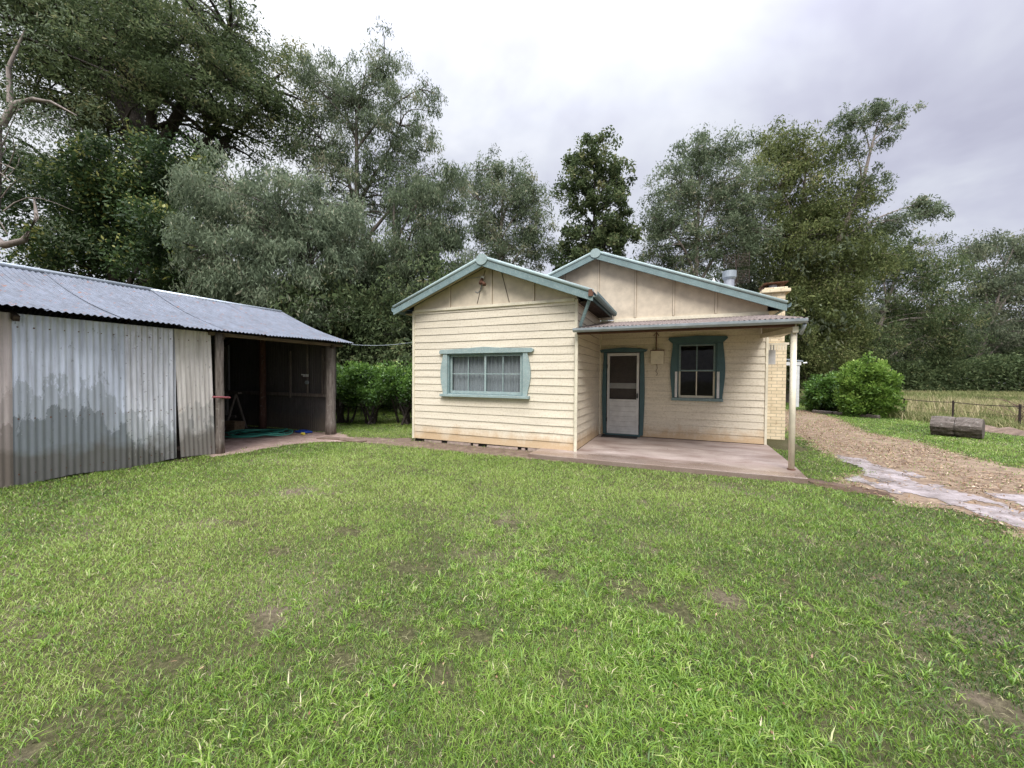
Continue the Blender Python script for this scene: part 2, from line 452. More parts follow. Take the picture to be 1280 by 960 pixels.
sheet('wet_dirt', SIDE, .008, dirt_mat('wet brown dirt', (.06, .035, .022), (.10, .06, .04), (.15, .10, .07), 5, .5, True), .03)
s = MB(); s.prism([(-2.7, 7.12), (-2.3, 7.08), (1.86, 7.16), (1.9, 7.9), (1.93, 10.50), (-1.9, 10.50), (-1.9, 7.86), (-2.65, 7.76)], -.05, .085, 'z')
tag(s.build('porch_floor', M['slab'], bevel=.012), kind='structure')
s = MB()
pts = [(-8.3, 6.9), (-7.7, 7.0), (-7.2, 6.92), (-6.9, 7.0), (-6.9, 7.16), (-7.5, 7.25), (-8.3, 7.2)]
s.prism(pts, 0, .03, 'z'); tag(s.build('kerb', M['dirt']), kind='structure')

# ------------------------------------------------------------------ cottage
WX0, WX1, WY = -5.985, -1.915, 7.78
MX1, MY = 1.86, 10.366
WR, MR = -3.93, -2.0           # ridge x of the wing and of the main roof
SL = .385
house = empty('weatherboard_cottage', (0, 9, 0), 'cream weatherboard cottage with teal trimmed twin gables and a small front porch', 'house')

def hsh(a, b_):
    v = math.sin(a * 127.1 + b_ * 311.7) * 43758.5453
    return v - math.floor(v)

def cladding(name, parent, u0, u1, z0, z1, place, openings=(), seed=0, e=.168, mat=None, hang=.015):
    """overlapping boards; place(u, out, z) -> world point"""
    mb = MB(); lipf = []
    k = 0; zb = z0
    def wob(u, kk):
        return .004 * math.sin(u * 1.3 + kk * 2.1 + seed) + .0025 * math.sin(u * 3.7 + kk * 5.3)
    while zb < z1 - .01:
        zt = min(zb + e, z1)
        # butt joints of this board
        js = sorted([u0 + (u1 - u0) * hsh(k * 3.3 + q, seed + 1) for q in range(1 + int((u1 - u0) / 3))])
        cuts = {u0, u1}
        for j in js: cuts.add(j)
        for (a, b_, c, d) in openings:
            if a > u0: cuts.add(a)
            if b_ < u1: cuts.add(b_)
        u = u0
        while u < u1: cuts.add(u); u += .4
        cuts = sorted(c for c in cuts if u0 <= c <= u1)
        zc = {zb, zt}
        for (a, b_, c, d) in openings:
            if zb < c < zt: zc.add(c)
            if zb < d < zt: zc.add(d)
        zc = sorted(zc)
        for i in range(len(cuts) - 1):
            a, b_ = cuts[i], cuts[i + 1]
            if b_ - a < 1e-4: continue
            um = (a + b_) / 2
            seg = sum(1 for j in js if j <= um + 1e-6)
            so = (hsh(seg + k * 7.7, seed) - .5) * .006
            for q in range(len(zc) - 1):
                c, d = zc[q], zc[q + 1]
                if any(oa <= um <= ob and oc <= (c + d) / 2 <= od for oa, ob, oc, od in openings): continue
                def pt(uu, zz):
                    t = (zz - zb) / e
                    o_ = hang * (1 - t) + .003 + so * (1 - t)
                    return place(uu, o_, zz + (wob(uu, k) * (1 - t) if zb > z0 else 0))
                mb.add([pt(a, c), pt(b_, c), pt(b_, d), pt(a, d)], [(0, 1, 2, 3)])
            if not any(oa <= um <= ob and oc <= zb + .001 <= od for oa, ob, oc, od in openings):
                w1 = wob(a, k) if zb > z0 else 0; w2 = wob(b_, k) if zb > z0 else 0
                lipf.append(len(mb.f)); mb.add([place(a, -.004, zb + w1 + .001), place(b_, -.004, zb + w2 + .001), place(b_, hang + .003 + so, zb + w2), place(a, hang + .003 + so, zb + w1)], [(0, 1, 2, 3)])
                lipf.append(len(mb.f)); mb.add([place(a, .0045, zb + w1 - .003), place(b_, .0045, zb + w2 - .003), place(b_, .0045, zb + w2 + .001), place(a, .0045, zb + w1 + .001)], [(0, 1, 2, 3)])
        zb += e; k += 1
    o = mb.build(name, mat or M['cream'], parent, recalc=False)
    o.data.materials.append(M['joint_shade'])  # lip faces carry the lap shadow as a dark colour
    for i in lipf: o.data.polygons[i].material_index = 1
    return o

fy = lambda Y: (lambda u, o, z: (u, Y - o, z))
fx = lambda X: (lambda u, o, z: (X + o, u, z))
ZG = 3.20
cladding('front_wall', house, WX0, WX1, .075, ZG, fy(WY), [(-4.99, -3.07, 1.19, 2.13)], 1)
cladding('side_wall', house, WY, MY, .09, 3.25, fx(WX1), [], 2)
cladding('side_wall', house, WY, 18.0, .09, 3.25, (lambda u, o, z: (WX0 - o, u, z)), [], 7)
cladding('porch_wall', house, WX1, MX1, .10, 3.10, fy(MY), [(-1.72, -.88, 0.0, 2.26), (.0, .86, 1.12, 2.45)], 3)
cladding('side_wall', house, MY, 18.0, .09, 3.2, fx(MX1), [], 4)
b_ = MB(); b_.box(WX0, MX1, 17.99, 18.03, 0, 3.3); b_.build('rear_wall', M['cream'], house)
# footing, dark behind the gaps under the boards
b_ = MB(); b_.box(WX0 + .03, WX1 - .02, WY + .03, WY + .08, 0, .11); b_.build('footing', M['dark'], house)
fm_ = simple('pale footing mortar', (.40, .31, .26), .9, 0, .5, 14, .5)
for x0, w in ((-5.98, .02), (-5.66, .48), (-5.0, .62), (-4.3, .12), (-3.95, .75), (-3.1, .08), (-2.95, .98)):
    b_ = MB(); b_.box(x0, x0 + w, WY - .014, WY + .02, -.01, .052 + random.uniform(0, .012), .008); b_.build('footing_stone', fm_, house)
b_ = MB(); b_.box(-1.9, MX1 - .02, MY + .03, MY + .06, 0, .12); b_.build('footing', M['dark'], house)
b_ = MB(); b_.box(-5.97, 1.84, 10.42, 17.9, .02, .09); b_.build('floor_boards', M['dark'], house)
b_ = MB(); b_.box(-5.95, -1.95, 7.84, 10.44, 3.16, 3.19); b_.box(-5.95, 1.84, 10.45, 17.9, 3.06, 3.09); b_.build('ceiling_lining', M['soffit'], house)
b_ = MB(); b_.box(-5.95, 1.84, 13.0, 13.05, .1, 3.05); b_.build('inner_wall', simple('dim interior wall', (.22, .19, .16), .9), house)

# corner stops
for x, y in ((WX0, WY), (WX1, WY)):
    b_ = MB(); b_.box(x - .03, x + .03, y - .034, y + .03, .07, ZG); b_.build('corner_stop', M['cream_trim'], house, .004)
b_ = MB(); b_.box(WX1 + .002, WX1 + .05, MY - .05, MY + .0, .09, 2.95); b_.build('corner_stop', M['cream_trim'], house, .004)
b_ = MB(); b_.box(MX1 - .015, MX1 + .035, MY - .034, MY + .03, .09, 3.1); b_.build('corner_stop', M['cream_trim'], house, .004)
b_ = MB(); b_.box(WX1 - .01, WX1 + .05, WY - .085, WY - .036, .06, 2.5); b_.build('corner_stop', M['cream_trim'], house, .006)

def roofz(x, rx, top): return top - SL * abs(x - rx)
# gable sheets with cover battens
def gable(rx, top, x0, x1, y, zb, cuts, name='gable'):
    t = top - .10
    poly = [(x0, zb), (x1, zb), (x1, roofz(x1, rx, t)), (rx, t), (x0, roofz(x0, rx, t))]
    a = MB(); a.prism(poly, y - .004, y + .02); o = a.build(name, M['sheet'], house)
    for c in cuts:
        a = MB(); a.box(c - .020, c + .020, y - .030, y - .0105, zb + .03, roofz(c, rx, t)); q_ = a.build('cover_batten', M['sheet'], o)
        a = MB(); a.box(c - .028, c + .028, y - .010, y - .0045, zb + .03, roofz(c, rx, t)); a.build('batten_shade', M['joint_shade'], q_)  # wider dark strip painted as shade along the batten edges
    return o
WT, MT = 4.20, 4.88
g1 = gable(WR, WT, WX0, WX1, WY - .004, ZG, (-4.95, -3.86, -2.85))
for (xa, za, xb, zb2) in ((-4.22, 3.26, -4.02, 4.0), (-3.42, 3.24, -3.62, 3.95)):
    a = MB(); a.bar((xa, WY - .016, za), (xb, WY - .016, zb2), .012, .008, (0, 1, 0)); a.build('crack_strip', M['dark_wood'], g1)
a = MB(); a.box(WX0 + .032, WX1 - .032, WY - .05, WY - .012, ZG - .04, ZG + .022); a.build('gable_trim', M['cream_trim'], house, .004)
g2 = gable(MR, MT, -6.0, MX1, MY - .004, 3.12, (-2.9, -1.97, -1.02, -.11, .82))
a = MB(); a.box(-1.55, MX1 + .03, MY - .05, MY - .010, 3.045, 3.13); a.build('gable_trim', M['cream_trim'], house, .004)

# roofs: corrugated slabs, barge boards, roll caps
def corr(p0, ax_u, ax_v, nu, nv, U, V, amp=.009, pitch=.076, nrm=(0, 0, 1), sag=None, th=.004):
    """corrugated sheet: ridges run along v, wave along u"""
    mb = MB(); p0 = Vector(p0); au = Vector(ax_u); av = Vector(ax_v); n_ = Vector(nrm)
    for s_ in (0, 1):
        vs = []
        for j in range(nv + 1):
            for i in range(nu + 1):
                u = U * i / nu; v = V * j / nv
                h = amp * math.sin(2 * PI * u / pitch) - s_ * th
                p = p0 + au * u + av * v + n_ * h
                if sag: p = p + Vector(sag(u, v))
                vs.append(p)
        fs = [(j * (nu + 1) + i, j * (nu + 1) + i + 1, (j + 1) * (nu + 1) + i + 1, (j + 1) * (nu + 1) + i) for j in range(nv) for i in range(nu)]
        if s_: fs = [f[::-1] for f in fs]
        mb.add(vs, fs)
    return mb
def roof_side(rx, top, y0, y1, half, sgn, name='roof_slope'):
    d = Vector((sgn, 0, -SL)).normalized(); n_ = Vector((sgn * SL, 0, 1)).normalized()
    L = half * math.sqrt(1 + SL * SL)
    mb = corr((rx, y0, top), (0, 1, 0), d, int((y1 - y0) / .0190), 2, y1 - y0, L, nrm=n_)
    return mb.build(name, M['roof_iron'], house, recalc=False)
for rx, top, y0, y1, half in ((WR, WT, 7.46, 12.5, 2.41), (MR, MT, 10.09, 18.3, 4.17)):
    for sgn in (-1, 1):
        if rx == MR and sgn == -1: roof_side(rx, top, y0, y1, half, sgn); 
        elif rx == WR and sgn == 1: roof_side(rx, top, y0, 10.3, half, sgn)
        else: roof_side(rx, top, y0, y1, half, sgn)
    # soffit under front overhang, barge, cap
    for sgn in (-1, 1):
        e = rx + sgn * half
        z_e = top - SL * half
        a = MB(); a.prism([(rx, top - .055), (e, z_e - .055), (e, z_e - .20), (rx, top - .20)], y0 - .03, y0 + .004)
        a.build('barge_board', M['teal'], house, .005)
        a = MB(); a.tube([(rx, y0 - .012, top - .008), (e, y0 - .012, z_e - .008)], .042, 10); a.build('barge_roll', M['teal_pale'], house, smooth=True)
        yw = WY if rx == WR else MY
        a = MB(); a.prism([(rx, top - .075), (e, z_e - .075), (e, z_e - .095), (rx, top - .095)], y0 + .006, yw - .03); a.build('eave_lining', M['soffit'], house)
    # ridge disc
    a = MB(); a.prism([(rx + .135 * math.cos(t), top - .065 + (.125 if math.sin(t) > 0 else .115) * math.sin(t)) for t in [2 * PI * k / 20 for k in range(20)]], y0 - .055, y0 - .032)
    a.build('ridge_disc', M['teal_pale'], house, .004)
    a = MB(); a.tube([(rx, y0 - .02, top + .015), (rx, y1, top + .015)], .05, 10); a.build('ridge_cap', M['teal'], house, smooth=True)
    # side eaves: fascia, soffit and gutter
    for sgn in (-1, 1):
        e = rx + sgn * half; z_e = top - SL * half
        ye = y1 if not (rx == WR and sgn == 1) else 10.05
        xw = {(WR, -1): WX0, (WR, 1): WX1, (MR, -1): WX0, (MR, 1): MX1}[(rx, sgn)]
        ys = y0 + .01
        if rx == MR and sgn == -1: ys = 12.6
        a = MB(); a.box(min(e - sgn * .06, xw), max(e - sgn * .06, xw), ys + .33, ye, z_e - .135, z_e - .12); a.build('eave_lining', M['dark_wood'] if (rx, sgn) == (WR, 1) else M['soffit'], house)
        a = MB(); a.box(e - .055 if sgn > 0 else e + .03, e - .03 if sgn > 0 else e + .055, ys, ye, z_e - .15, z_e - .012); a.build('fascia', M['teal_dark'] if (rx, sgn) == (WR, 1) else M['teal'], house)
        gx = e + sgn * .03
        a = MB()
        prof = [(gx - .06, z_e - .02), (gx - .055, z_e - .085), (gx - .02, z_e - .115), (gx + .03, z_e - .105), (gx + .058, z_e - .07), (gx + .06, z_e - .015)]
        prof2 = [(gx + (x_ - gx) * .9, z_ + .006) for x_, z_ in prof[::-1]]
        a.prism(prof + prof2, ys, ye); a.build('gutter', M['teal'], house)
# small rusty fitting and teal downpipe strut at the wing's inner eave
a = MB(); a.box(-1.60, -1.52, 7.40, 7.47, 3.17, 3.30, .006); a.build('gutter_bracket', M['rust'], house)
a = MB(); a.tube([(-1.56, 7.5, 3.2), (-1.60, 7.52, 3.12), (-1.80, 7.66, 2.66), (-1.80, 7.68, 2.6)], .035, 8); a.build('downpipe', M['teal'], house, smooth=True)

# porch roof
PY0, PZ0, PZ1 = 7.60, 2.585, 3.045
Lp = math.hypot(MY - PY0, PZ1 - PZ0)
dv = Vector((0, MY - PY0, PZ1 - PZ0)).normalized(); nv_ = Vector((0, -(PZ1 - PZ0), MY - PY0)).normalized()
a = corr((-1.88, PY0 - .03, PZ0), (1, 0, 0), dv, 320, 6, 3.80, Lp + .02, .010, .076, nv_, sag=lambda u, v: (0, 0, .006 * math.sin(u * 2.2)))
a.build('porch_roof', M['porch_iron'], house, recalc=False)
a = MB()
prof = [(PY0 + .0, PZ0 - .01), (PY0 - .0, PZ0 - .075), (PY0 - .03, PZ0 - .088), (PY0 - .09, PZ0 - .082), (PY0 - .115, PZ0 - .055), (PY0 - .12, PZ0 - .015), (PY0 - .108, PZ0 - .012), (PY0 - .10, PZ0 - .05), (PY0 - .085, PZ0 - .068), (PY0 - .02, PZ0 - .072), (PY0 - .012, PZ0 - .01)]
a.prism(prof, -1.92, 1.90, 'x'); a.build('porch_gutter', M['gutter'], house)
a = MB(); a.box(-1.87, 1.80, PY0 + .04, PY0 + .13, PZ0 - .12, PZ0 - .022); a.build('porch_beam', M['rust'], house)
a = MB(); a.prism([(PY0 + .14, PZ0 - .035), (MY - .06, PZ1 - .06), (MY - .06, PZ1 - .075), (PY0 + .14, PZ0 - .05)], -1.87, 1.84, 'x'); a.build('porch_ceiling', M['soffit'], house)
# right-hand end: sloping beam, infill
a = MB(); a.prism([(PY0 + .03, 2.46), (MY - .05, 2.62), (MY - .05, 2.53), (PY0 + .03, 2.36)], 1.73, 1.81, 'x'); a.build('end_beam', M['cream_trim'], house, .004)
a = MB(); a.prism([(PY0 + .03, 2.461), (MY - .05, 2.621), (MY - .05, PZ1 - .03), (PY0 + .03, PZ0 - .03)], 1.76, 1.785, 'x'); a.build('end_infill', M['soffit'], house)
a = MB(); a.tube([(1.77, 7.72, .05), (1.765, 7.72, 2.40)], .045, 16); o = a.build('porch_post', M['cream_trim'], house, smooth=True)
a = MB(); a.tube([(1.77, 7.72, .082), (1.77, 7.72, .10)], .06, 12); a.build('post_shoe', M['rust'], o)
a = MB(); a.tube([(1.87, 7.56, 2.48), (1.87, 7.62, 2.43), (1.85, 7.68, 2.34)], .028, 8); a.build('downpipe_stub', M['gutter'], house, smooth=True)

# ---- windows
def curvy(x_in, x_out, z0, z1, bulge, n=14):
    """side casing whose outer edge swells in the middle"""
    pts = [(x_in, z0), (x_in, z1)]
    s_ = 1 if x_out > x_in else -1
    for k in range(n + 1):
        t = 1 - k / n
        pts.append((x_out + s_ * bulge * math.sin(PI * t) ** 1.3, z0 + (z1 - z0) * t))
    return pts
a = MB(); a.box(-4.989, -4.955, WY - .03, WY + .09, 1.19, 2.13); a.box(-3.105, -3.071, WY - .03, WY + .09, 1.19, 2.13); a.box(-4.955, -3.105, WY - .03, WY + .09, 2.10, 2.13); a.box(-4.955, -3.105, WY - .03, WY + .09, 1.19, 1.205)
wf = a.build('window', M['teal'], house)
for q in ((-4.99, -5.10), (-3.07, -2.97)):
    a = MB(); a.prism(curvy(*q, 1.19, 2.13, .075), WY - .065, WY - .012); a.build('side_casing', M['teal_pale'], wf, .004)
a = MB(); a.prism([(-5.19, 2.131), (-2.87, 2.131), (-2.83, 2.16), (-2.83, 2.20), (-2.87, 2.225), (-3.4, 2.235), (-4.03, 2.275), (-4.65, 2.24), (-5.17, 2.225), (-5.2, 2.18)], WY - .085, WY - .01); a.build('head_board', M['teal_pale'], wf, .004)
a = MB(); a.box(-5.16, -2.91, WY - .12, WY + .04, 1.13, 1.189); a.build('window_sill', M['teal_pale'], wf, .005)

def sash(parent, x0, x1, z0, z1, y, mat, stile=.045, cols=2, rows=2, bottom=.06, mun=.018, name='sash'):
    a = MB()
    a.box(x0, x0 + stile, y - .018, y + .018, z0, z1); a.box(x1 - stile, x1, y - .018, y + .018, z0, z1)
    a.box(x0 + stile, x1 - stile, y - .018, y + .018, z1 - stile * .8, z1); a.box(x0 + stile, x1 - stile, y - .018, y + .018, z0, z0 + bottom)
    for i in range(1, cols):
        x = x0 + (x1 - x0) * i / cols; a.box(x - mun / 2, x + mun / 2, y - .012, y + .012, z0 + bottom, z1 - stile * .8)
    for i in range(1, rows):
        z = z0 + bottom + (z1 - z0 - bottom - stile * .8) * i / rows; a.box(x0 + stile, x1 - stile, y - .010, y + .010, z - mun / 2, z + mun / 2)
    o = a.build(name, mat, parent)
    p = MB(); p.add([(x0 + stile, y + .002, z0 + bottom), (x1 - stile, y + .002, z0 + bottom), (x1 - stile, y + .002, z1 - stile * .8), (x0 + stile, y + .002, z1 - stile * .8)], [(0, 1, 2, 3)])
    p.build('pane', M['glass'], o, recalc=False)
    return o
sash(wf, -4.953, -4.0, 1.207, 2.098, WY + .055, M['teal_pale'])
sash(wf, -4.03, -3.107, 1.207, 2.098, WY + .012, M['teal_pale'])
# gathered sheer curtain
nx = 260; vs = []; fs = []
for j in range(2):
    for i in range(nx + 1):
        x = -4.96 + 1.86 * i / nx
        vs.append((x, WY + .14 + .022 * math.sin(i * .42 + .8 * math.sin(i * .09)) + .01 * math.sin(i * 1.1), 1.2 + .9 * j))
for i in range(nx): fs.append((i, i + 1, nx + 2 + i, nx + 1 + i))
a = MB(); a.add(vs, fs); a.build('curtain', M['curtain'], wf, smooth=True, recalc=False)

# porch window
a = MB(); a.box(.001, .03, MY - .03, MY + .09, 1.12, 2.449); a.box(.83, .859, MY - .03, MY + .09, 1.12, 2.449); a.box(.03, .83, MY - .03, MY + .09, 2.42, 2.449)
wp_ = a.build('window', M['teal_dark'], house)
for q in ((.0, -.115), (.86, .985)):
    a = MB(); a.prism(curvy(*q, 1.12, 2.45, .05), MY - .06, MY - .012); a.build('side_casing', M['teal_dark'], wp_, .004)
a = MB(); a.prism([(-.20, 2.60), (-.22, 2.555), (-.12, 2.451), (.98, 2.451), (1.08, 2.555), (1.06, 2.60), (.7, 2.62), (.43, 2.635), (.15, 2.62)], MY - .085, MY - .01); a.build('head_board', M['teal_dark'], wp_, .004)
a = MB(); a.box(-.13, 1.0, MY - .11, MY + .03, 1.05, 1.119); a.build('window_sill', M['teal'], wp_, .005)
sash(wp_, .031, .829, 1.77, 2.42, MY + .015, M['teal'], .04, 2, 1, .035, .024)
sash(wp_, .031, .829, 1.122, 1.80, MY + .055, M['cream_trim'], .04, 2, 1, .055, .024)
for x in (-.055, .861):
    a = MB(); a.box(x, x + .054, MY - .085, MY - .061, 1.13, 1.76); a.build('jamb_liner', M['white'], wp_)

# door
d = MB()
d.prism(curvy(-1.72, -1.80, .12, 2.26, .03), MY - .06, MY - .012); d.prism(curvy(-.88, -.79, .12, 2.26, .03), MY - .06, MY - .012)
dr = d.build('door', M['teal_dark'], house, .004); dr['label'] = 'half screened white door in a curved teal surround'
a = MB(); a.prism([(-1.90, 2.32), (-1.86, 2.261), (-.74, 2.261), (-.70, 2.32), (-.85, 2.35), (-1.3, 2.385), (-1.75, 2.35)], MY - .085, MY - .01); a.build('head_board', M['teal_dark'], dr, .004)
a = MB()
x0, x1 = -1.70, -.90
y = MY - .035
a.box(x0, x0 + .06, y - .018, y + .018, .14, 2.24); a.box(x1 - .06, x1, y - .018, y + .018, .14, 2.24)
a.box(x0 + .06, x1 - .06, y - .018, y + .018, 2.17, 2.24); a.box(x0 + .06, x1 - .06, y - .018, y + .018, .14, .20); a.box(x0 + .06, x1 - .06, y - .018, y + .018, .99, 1.04)
a.build('door_frame', M['white'], dr, .003)
a = MB()
for k in range(6):
    z0 = .202 + k * .1315; a.prism([(y - .014, z0), (y - .003, z0 + .127), (y + .006, z0 + .127), (y + .006, z0)], x0 + .061, x1 - .061, 'x')
a.build('lower_panel', M['white'], dr)
a = MB(); a.add([(x0 + .06, y, 1.04), (x1 - .06, y, 1.04), (x1 - .06, y, 2.17), (x0 + .06, y, 2.17)], [(0, 1, 2, 3)]); a.build('screen', M['screen'], dr, recalc=False)
a = MB(); a.box(x0, x1, MY + .03, MY + .06, .12, 2.25); a.box(x0 + .02, x1 - .02, MY + .02, MY + .029, 1.82, 1.86); a.build('inner_door', M['blind'], dr)
a = MB(); a.box(x0 + .05, x1 - .06, MY + .005, MY + .018, 1.32, 1.46); a.build('inner_rail', M['white'], dr)
a = MB(); a.box(x1 - .05, x1 - .02, y - .05, y - .02, 1.08, 1.2); a.build('handle', M['black'], dr, .004)
a = MB(); a.box(x0 - .012, x0 + .008, y - .03, y - .019, .45, .55); a.build('hinge', M['black'], dr); a = MB(); a.box(x0 - .012, x0 + .008, y - .03, y - .019, 1.85, 1.95); a.build('hinge', M['black'], dr)
a = MB(); a.box(-1.74, -.86, MY - .10, MY - .0, .086, .135); a.build('threshold', M['teal_dark'], dr)

# meter box with conduit
a = MB(); a.box(-.62, -.32, MY - .13, MY - .03, 1.95, 2.28); mbx = a.build('meter_box', M['cream_trim'], house, .008)
a = MB(); a.box(-.63, -.31, MY - .14, MY - .02, 2.281, 2.295); a.build('box_lid', M['rust'], mbx)
a = MB(); a.tube([(-.50, MY - .05, 2.28), (-.50, MY - .05, 2.62), (-.49, MY - .05, 2.78)], .014, 8); a.tube([(-.56, MY - .06, 2.66), (-.50, MY - .05, 2.75), (-.44, MY - .06, 2.66)], .012, 6); a.build('conduit', M['rust'], mbx)
a = MB(); a.tube([(-.48, MY - .04, 1.95), (-.47, MY - .04, 1.84), (-.50, MY - .045, 1.77), (-.46, MY - .045, 1.72), (-.48, MY - .045, 1.66)], .007, 6); a.build('cable', M['rust'], mbx)

# gable spotlight
a = MB(); a.tube([(-4.06, 7.74, 3.84), (-4.06, 7.70, 3.82)], .045, 12); lt = a.build('spotlight', M['white'], house, smooth=True)
a = MB(); a.tube([(-4.06, 7.70, 3.80), (-4.07, 7.66, 3.70), (-3.98, 7.60, 3.68), (-3.93, 7.56, 3.63)], [.03, .05, .03, .045], 10); a.build('lamp_head', M['rust'], lt, smooth=True)
a = MB(); a.tube([(-4.08, 7.75, 3.72), (-4.11, 7.75, 3.58), (-4.20, 7.76, 3.51), (-4.27, 7.76, 3.54)], .008, 6); a.tube([(-4.07, 7.75, 3.86), (-4.4, 7.755, 3.855), (-4.85, 7.76, 3.845)], .005, 6); a.build('cable', M['gutter'], lt)

# chimney
a = MB(); a.box(MX1 + .03, 2.60, 12.0, 13.05, 0, 2.55); a.box(MX1 + .03, 2.56, 12.04, 13.0, 2.55, 3.86)
ch = a.build('chimney', M['brick'], house, .012)
a = MB(); a.box(MX1 + .16, 2.66, 11.96, 13.08, 3.861, 3.95); a.box(MX1 + .22, 2.60, 12.0, 13.02, 3.951, 4.0); a.build('chimney_cap', M['brick'], ch, .01)
a = MB(); a.box(2.1, 2.42, 12.3, 12.7, 4.0, 4.06, .02); a.build('chimney_mortar', M['rust'], ch)
a = MB(); a.tube([(2.34, 12.4, 4.05), (2.34, 12.4, 4.17)], .10, 12); a.build('chimney_pot', M['zinc'], ch)
a = MB(); a.add([(2.08, 12.05, 4.14), (2.62, 12.05, 4.155), (2.63, 12.75, 4.14), (2.07, 12.75, 4.13), (2.34, 12.4, 4.20), (2.08, 12.05, 4.128), (2.62, 12.05, 4.143), (2.63, 12.75, 4.128), (2.07, 12.75, 4.118)], [(0, 1, 4), (1, 2, 4), (2, 3, 4), (3, 0, 4), (8, 7, 6, 5), (0, 5, 6, 1), (1, 6, 7, 2), (2, 7, 8, 3), (3, 8, 5, 0)])
a.build('chimney_plate', M['rust'], ch)
# scalloped awning and window on the side wall
a = MB()
a.prism([(10.65, 2.66), (11.5, 2.66), (11.5, 2.64), (10.65, 2.64)], MX1 + .03, 2.36, 'x')
for k in range(8):
    x = 1.92 + k * .055
    a.prism([(x, 2.40), (x + .034, 2.40), (x + .030, 2.28), (x + .004, 2.28)], 10.78, 10.79, 'y')
a.box(1.89, 2.38, 10.775, 10.795, 2.40, 2.45)
aw = a.build('side_awning', M['cream_trim'], house)
a = MB(); a.box(2.06, 2.22, 11.3, 11.34, 1.96, 2.48); a.build('shade_flap', M['white'], aw); a = MB(); a.box(MX1 + .03, 2.055, 11.32, 11.36, 1.96, 2.6); a.build('window_void', M['dark'], aw)
# flue and vent on the roof
zf = roofz(1.16, MR, MT)
a = MB(); a.tube([(1.22, 11.6, zf - .1), (1.22, 11.6, 4.27)], .12, 20, False); fl = a.build('flue', M['zinc'], house, smooth=True)
a = MB(); a.tube([(1.22, 11.6, 4.20), (1.22, 11.6, 4.24), (1.22, 11.6, 4.25), (1.22, 11.6, 4.42), (1.22, 11.6, 4.43)], [.14, .155, .165, .165, .10], 20); a.build('flue_cap', M['gutter'], fl)
a = MB(); a.add([(.72, 11.4, 3.95), (.98, 11.4, 3.85), (.98, 11.66, 3.85), (.72, 11.66, 3.95), (.85, 11.5, 4.28)], [(0, 1, 4), (1, 2, 4), (2, 3, 4), (3, 0, 4)]); a.build('roof_vent', M['white'], house)
# aerial
A = MB(); A.tube([(1.72, 14.5, 3.3), (1.72, 14.5, 5.5)], .02, 8)
an = A.build('antenna', M['dark_wood'], house)
A = MB()
for px0 in (-.36, .04):
    for pz in (-.02, .52):
        x0 = 1.72 + px0; z0 = 4.72 + pz
        for k in range(9): A.tube([(x0, 14.42, z0 + k * .05), (x0 + .32, 14.42, z0 + k * .05)], .007, 4)
        A.tube([(x0 + .0, 14.43, z0), (x0 + .0, 14.43, z0 + .42)], .012, 4); A.tube([(x0 + .32, 14.43, z0), (x0 + .32, 14.43, z0 + .42)], .012, 4)
        A.tube([(x0 + .08, 14.40, z0 + .1), (x0 + .24, 14.40, z0 + .32)], .010, 4); A.tube([(x0 + .24, 14.40, z0 + .1), (x0 + .08, 14.40, z0 + .32)], .010, 4)
A.build('antenna_grid', M['dark_wood'], an)

# doormat
a = MB(); a.box(-1.78, -.90, 9.93, 10.25, .087, .105, .006)
tag(a.build('doormat', M['black'], bevel=.004), 'thin black rubber doormat in front of the porch door', 'doormat')

# ------------------------------------------------------------------ shed
shed = empty('tin_shed', (-10.8, 3, 0), 'long grey corrugated iron shed with an open dark bay at its end', 'shed')
SX, RX, RZ, EX, EZ = -8.57, -11.05, 3.50, -8.24, 2.47
def rs_point(x):
    """height of the front roof slope, hollow towards the eave"""
    t = (RX - x) / (RX - EX)
    return RZ + (EZ - RZ) * t - .085 * math.sin(PI * t) + .0
y = -4.0; k = 0
while y < 7.9:
    w_ = min(.80, 7.97 - y)
    jx = random.uniform(-.05, .06); lift = .014 * (k % 2) + random.uniform(0, .016); jd = random.uniform(-.012, .02)
    vs = []; fs = []
    nu = int((w_ + .05) / .0127); nvv = 10
    for s_ in (0, 1):
        for j in range(nvv + 1):
            for i in range(nu + 1):
                u = (w_ + .05) * i / nu; t = j / nvv
                x = RX + (EX + jx - RX) * t
                z = RZ + (EZ - RZ) * t - .085 * math.sin(PI * t) + .011 * math.sin(2 * PI * (y + u) / .076) + lift + jd * (u / w_) * t + .02 * math.sin(y * .9 + u) * t - s_ * .004
                vs.append((x, y + u, z))
    nn = (nu + 1) * (nvv + 1)
    for s_ in (0, 1):
        for j in range(nvv):
            for i in range(nu):
                f = (s_ * nn + j * (nu + 1) + i, s_ * nn + (j + 1) * (nu + 1) + i, s_ * nn + (j + 1) * (nu + 1) + i + 1, s_ * nn + j * (nu + 1) + i + 1)
                fs.append(f if not s_ else f[::-1])
    a = MB(); a.add(vs, fs); a.build('roof_sheet', M['roof_iron'], shed, recalc=False)
    y += w_; k += 1
a = corr((RX, -4.0, RZ + .01), (0, 1, 0), Vector((-1, 0, -.4)).normalized(), 900, 1, 11.95, 2.8, .010, .076, Vector((-.4, 0, 1)).normalized()); a.build('roof_back', M['roof_iron'], shed, recalc=False)
a = MB(); a.tube([(RX, -4.0, RZ + .02), (RX, 2.0, RZ + .025), (RX, 4.85, RZ + .012)], .055, 10); a.build('ridge_cap', M['gutter'], shed, smooth=True)
a = MB(); a.tube([(RX + .01, 4.80, RZ + .005), (RX, 6.5, RZ - .0), (RX, 7.95, RZ + .01)], .05, 10); a.build('ridge_cap', M['gutter'], shed, smooth=True)
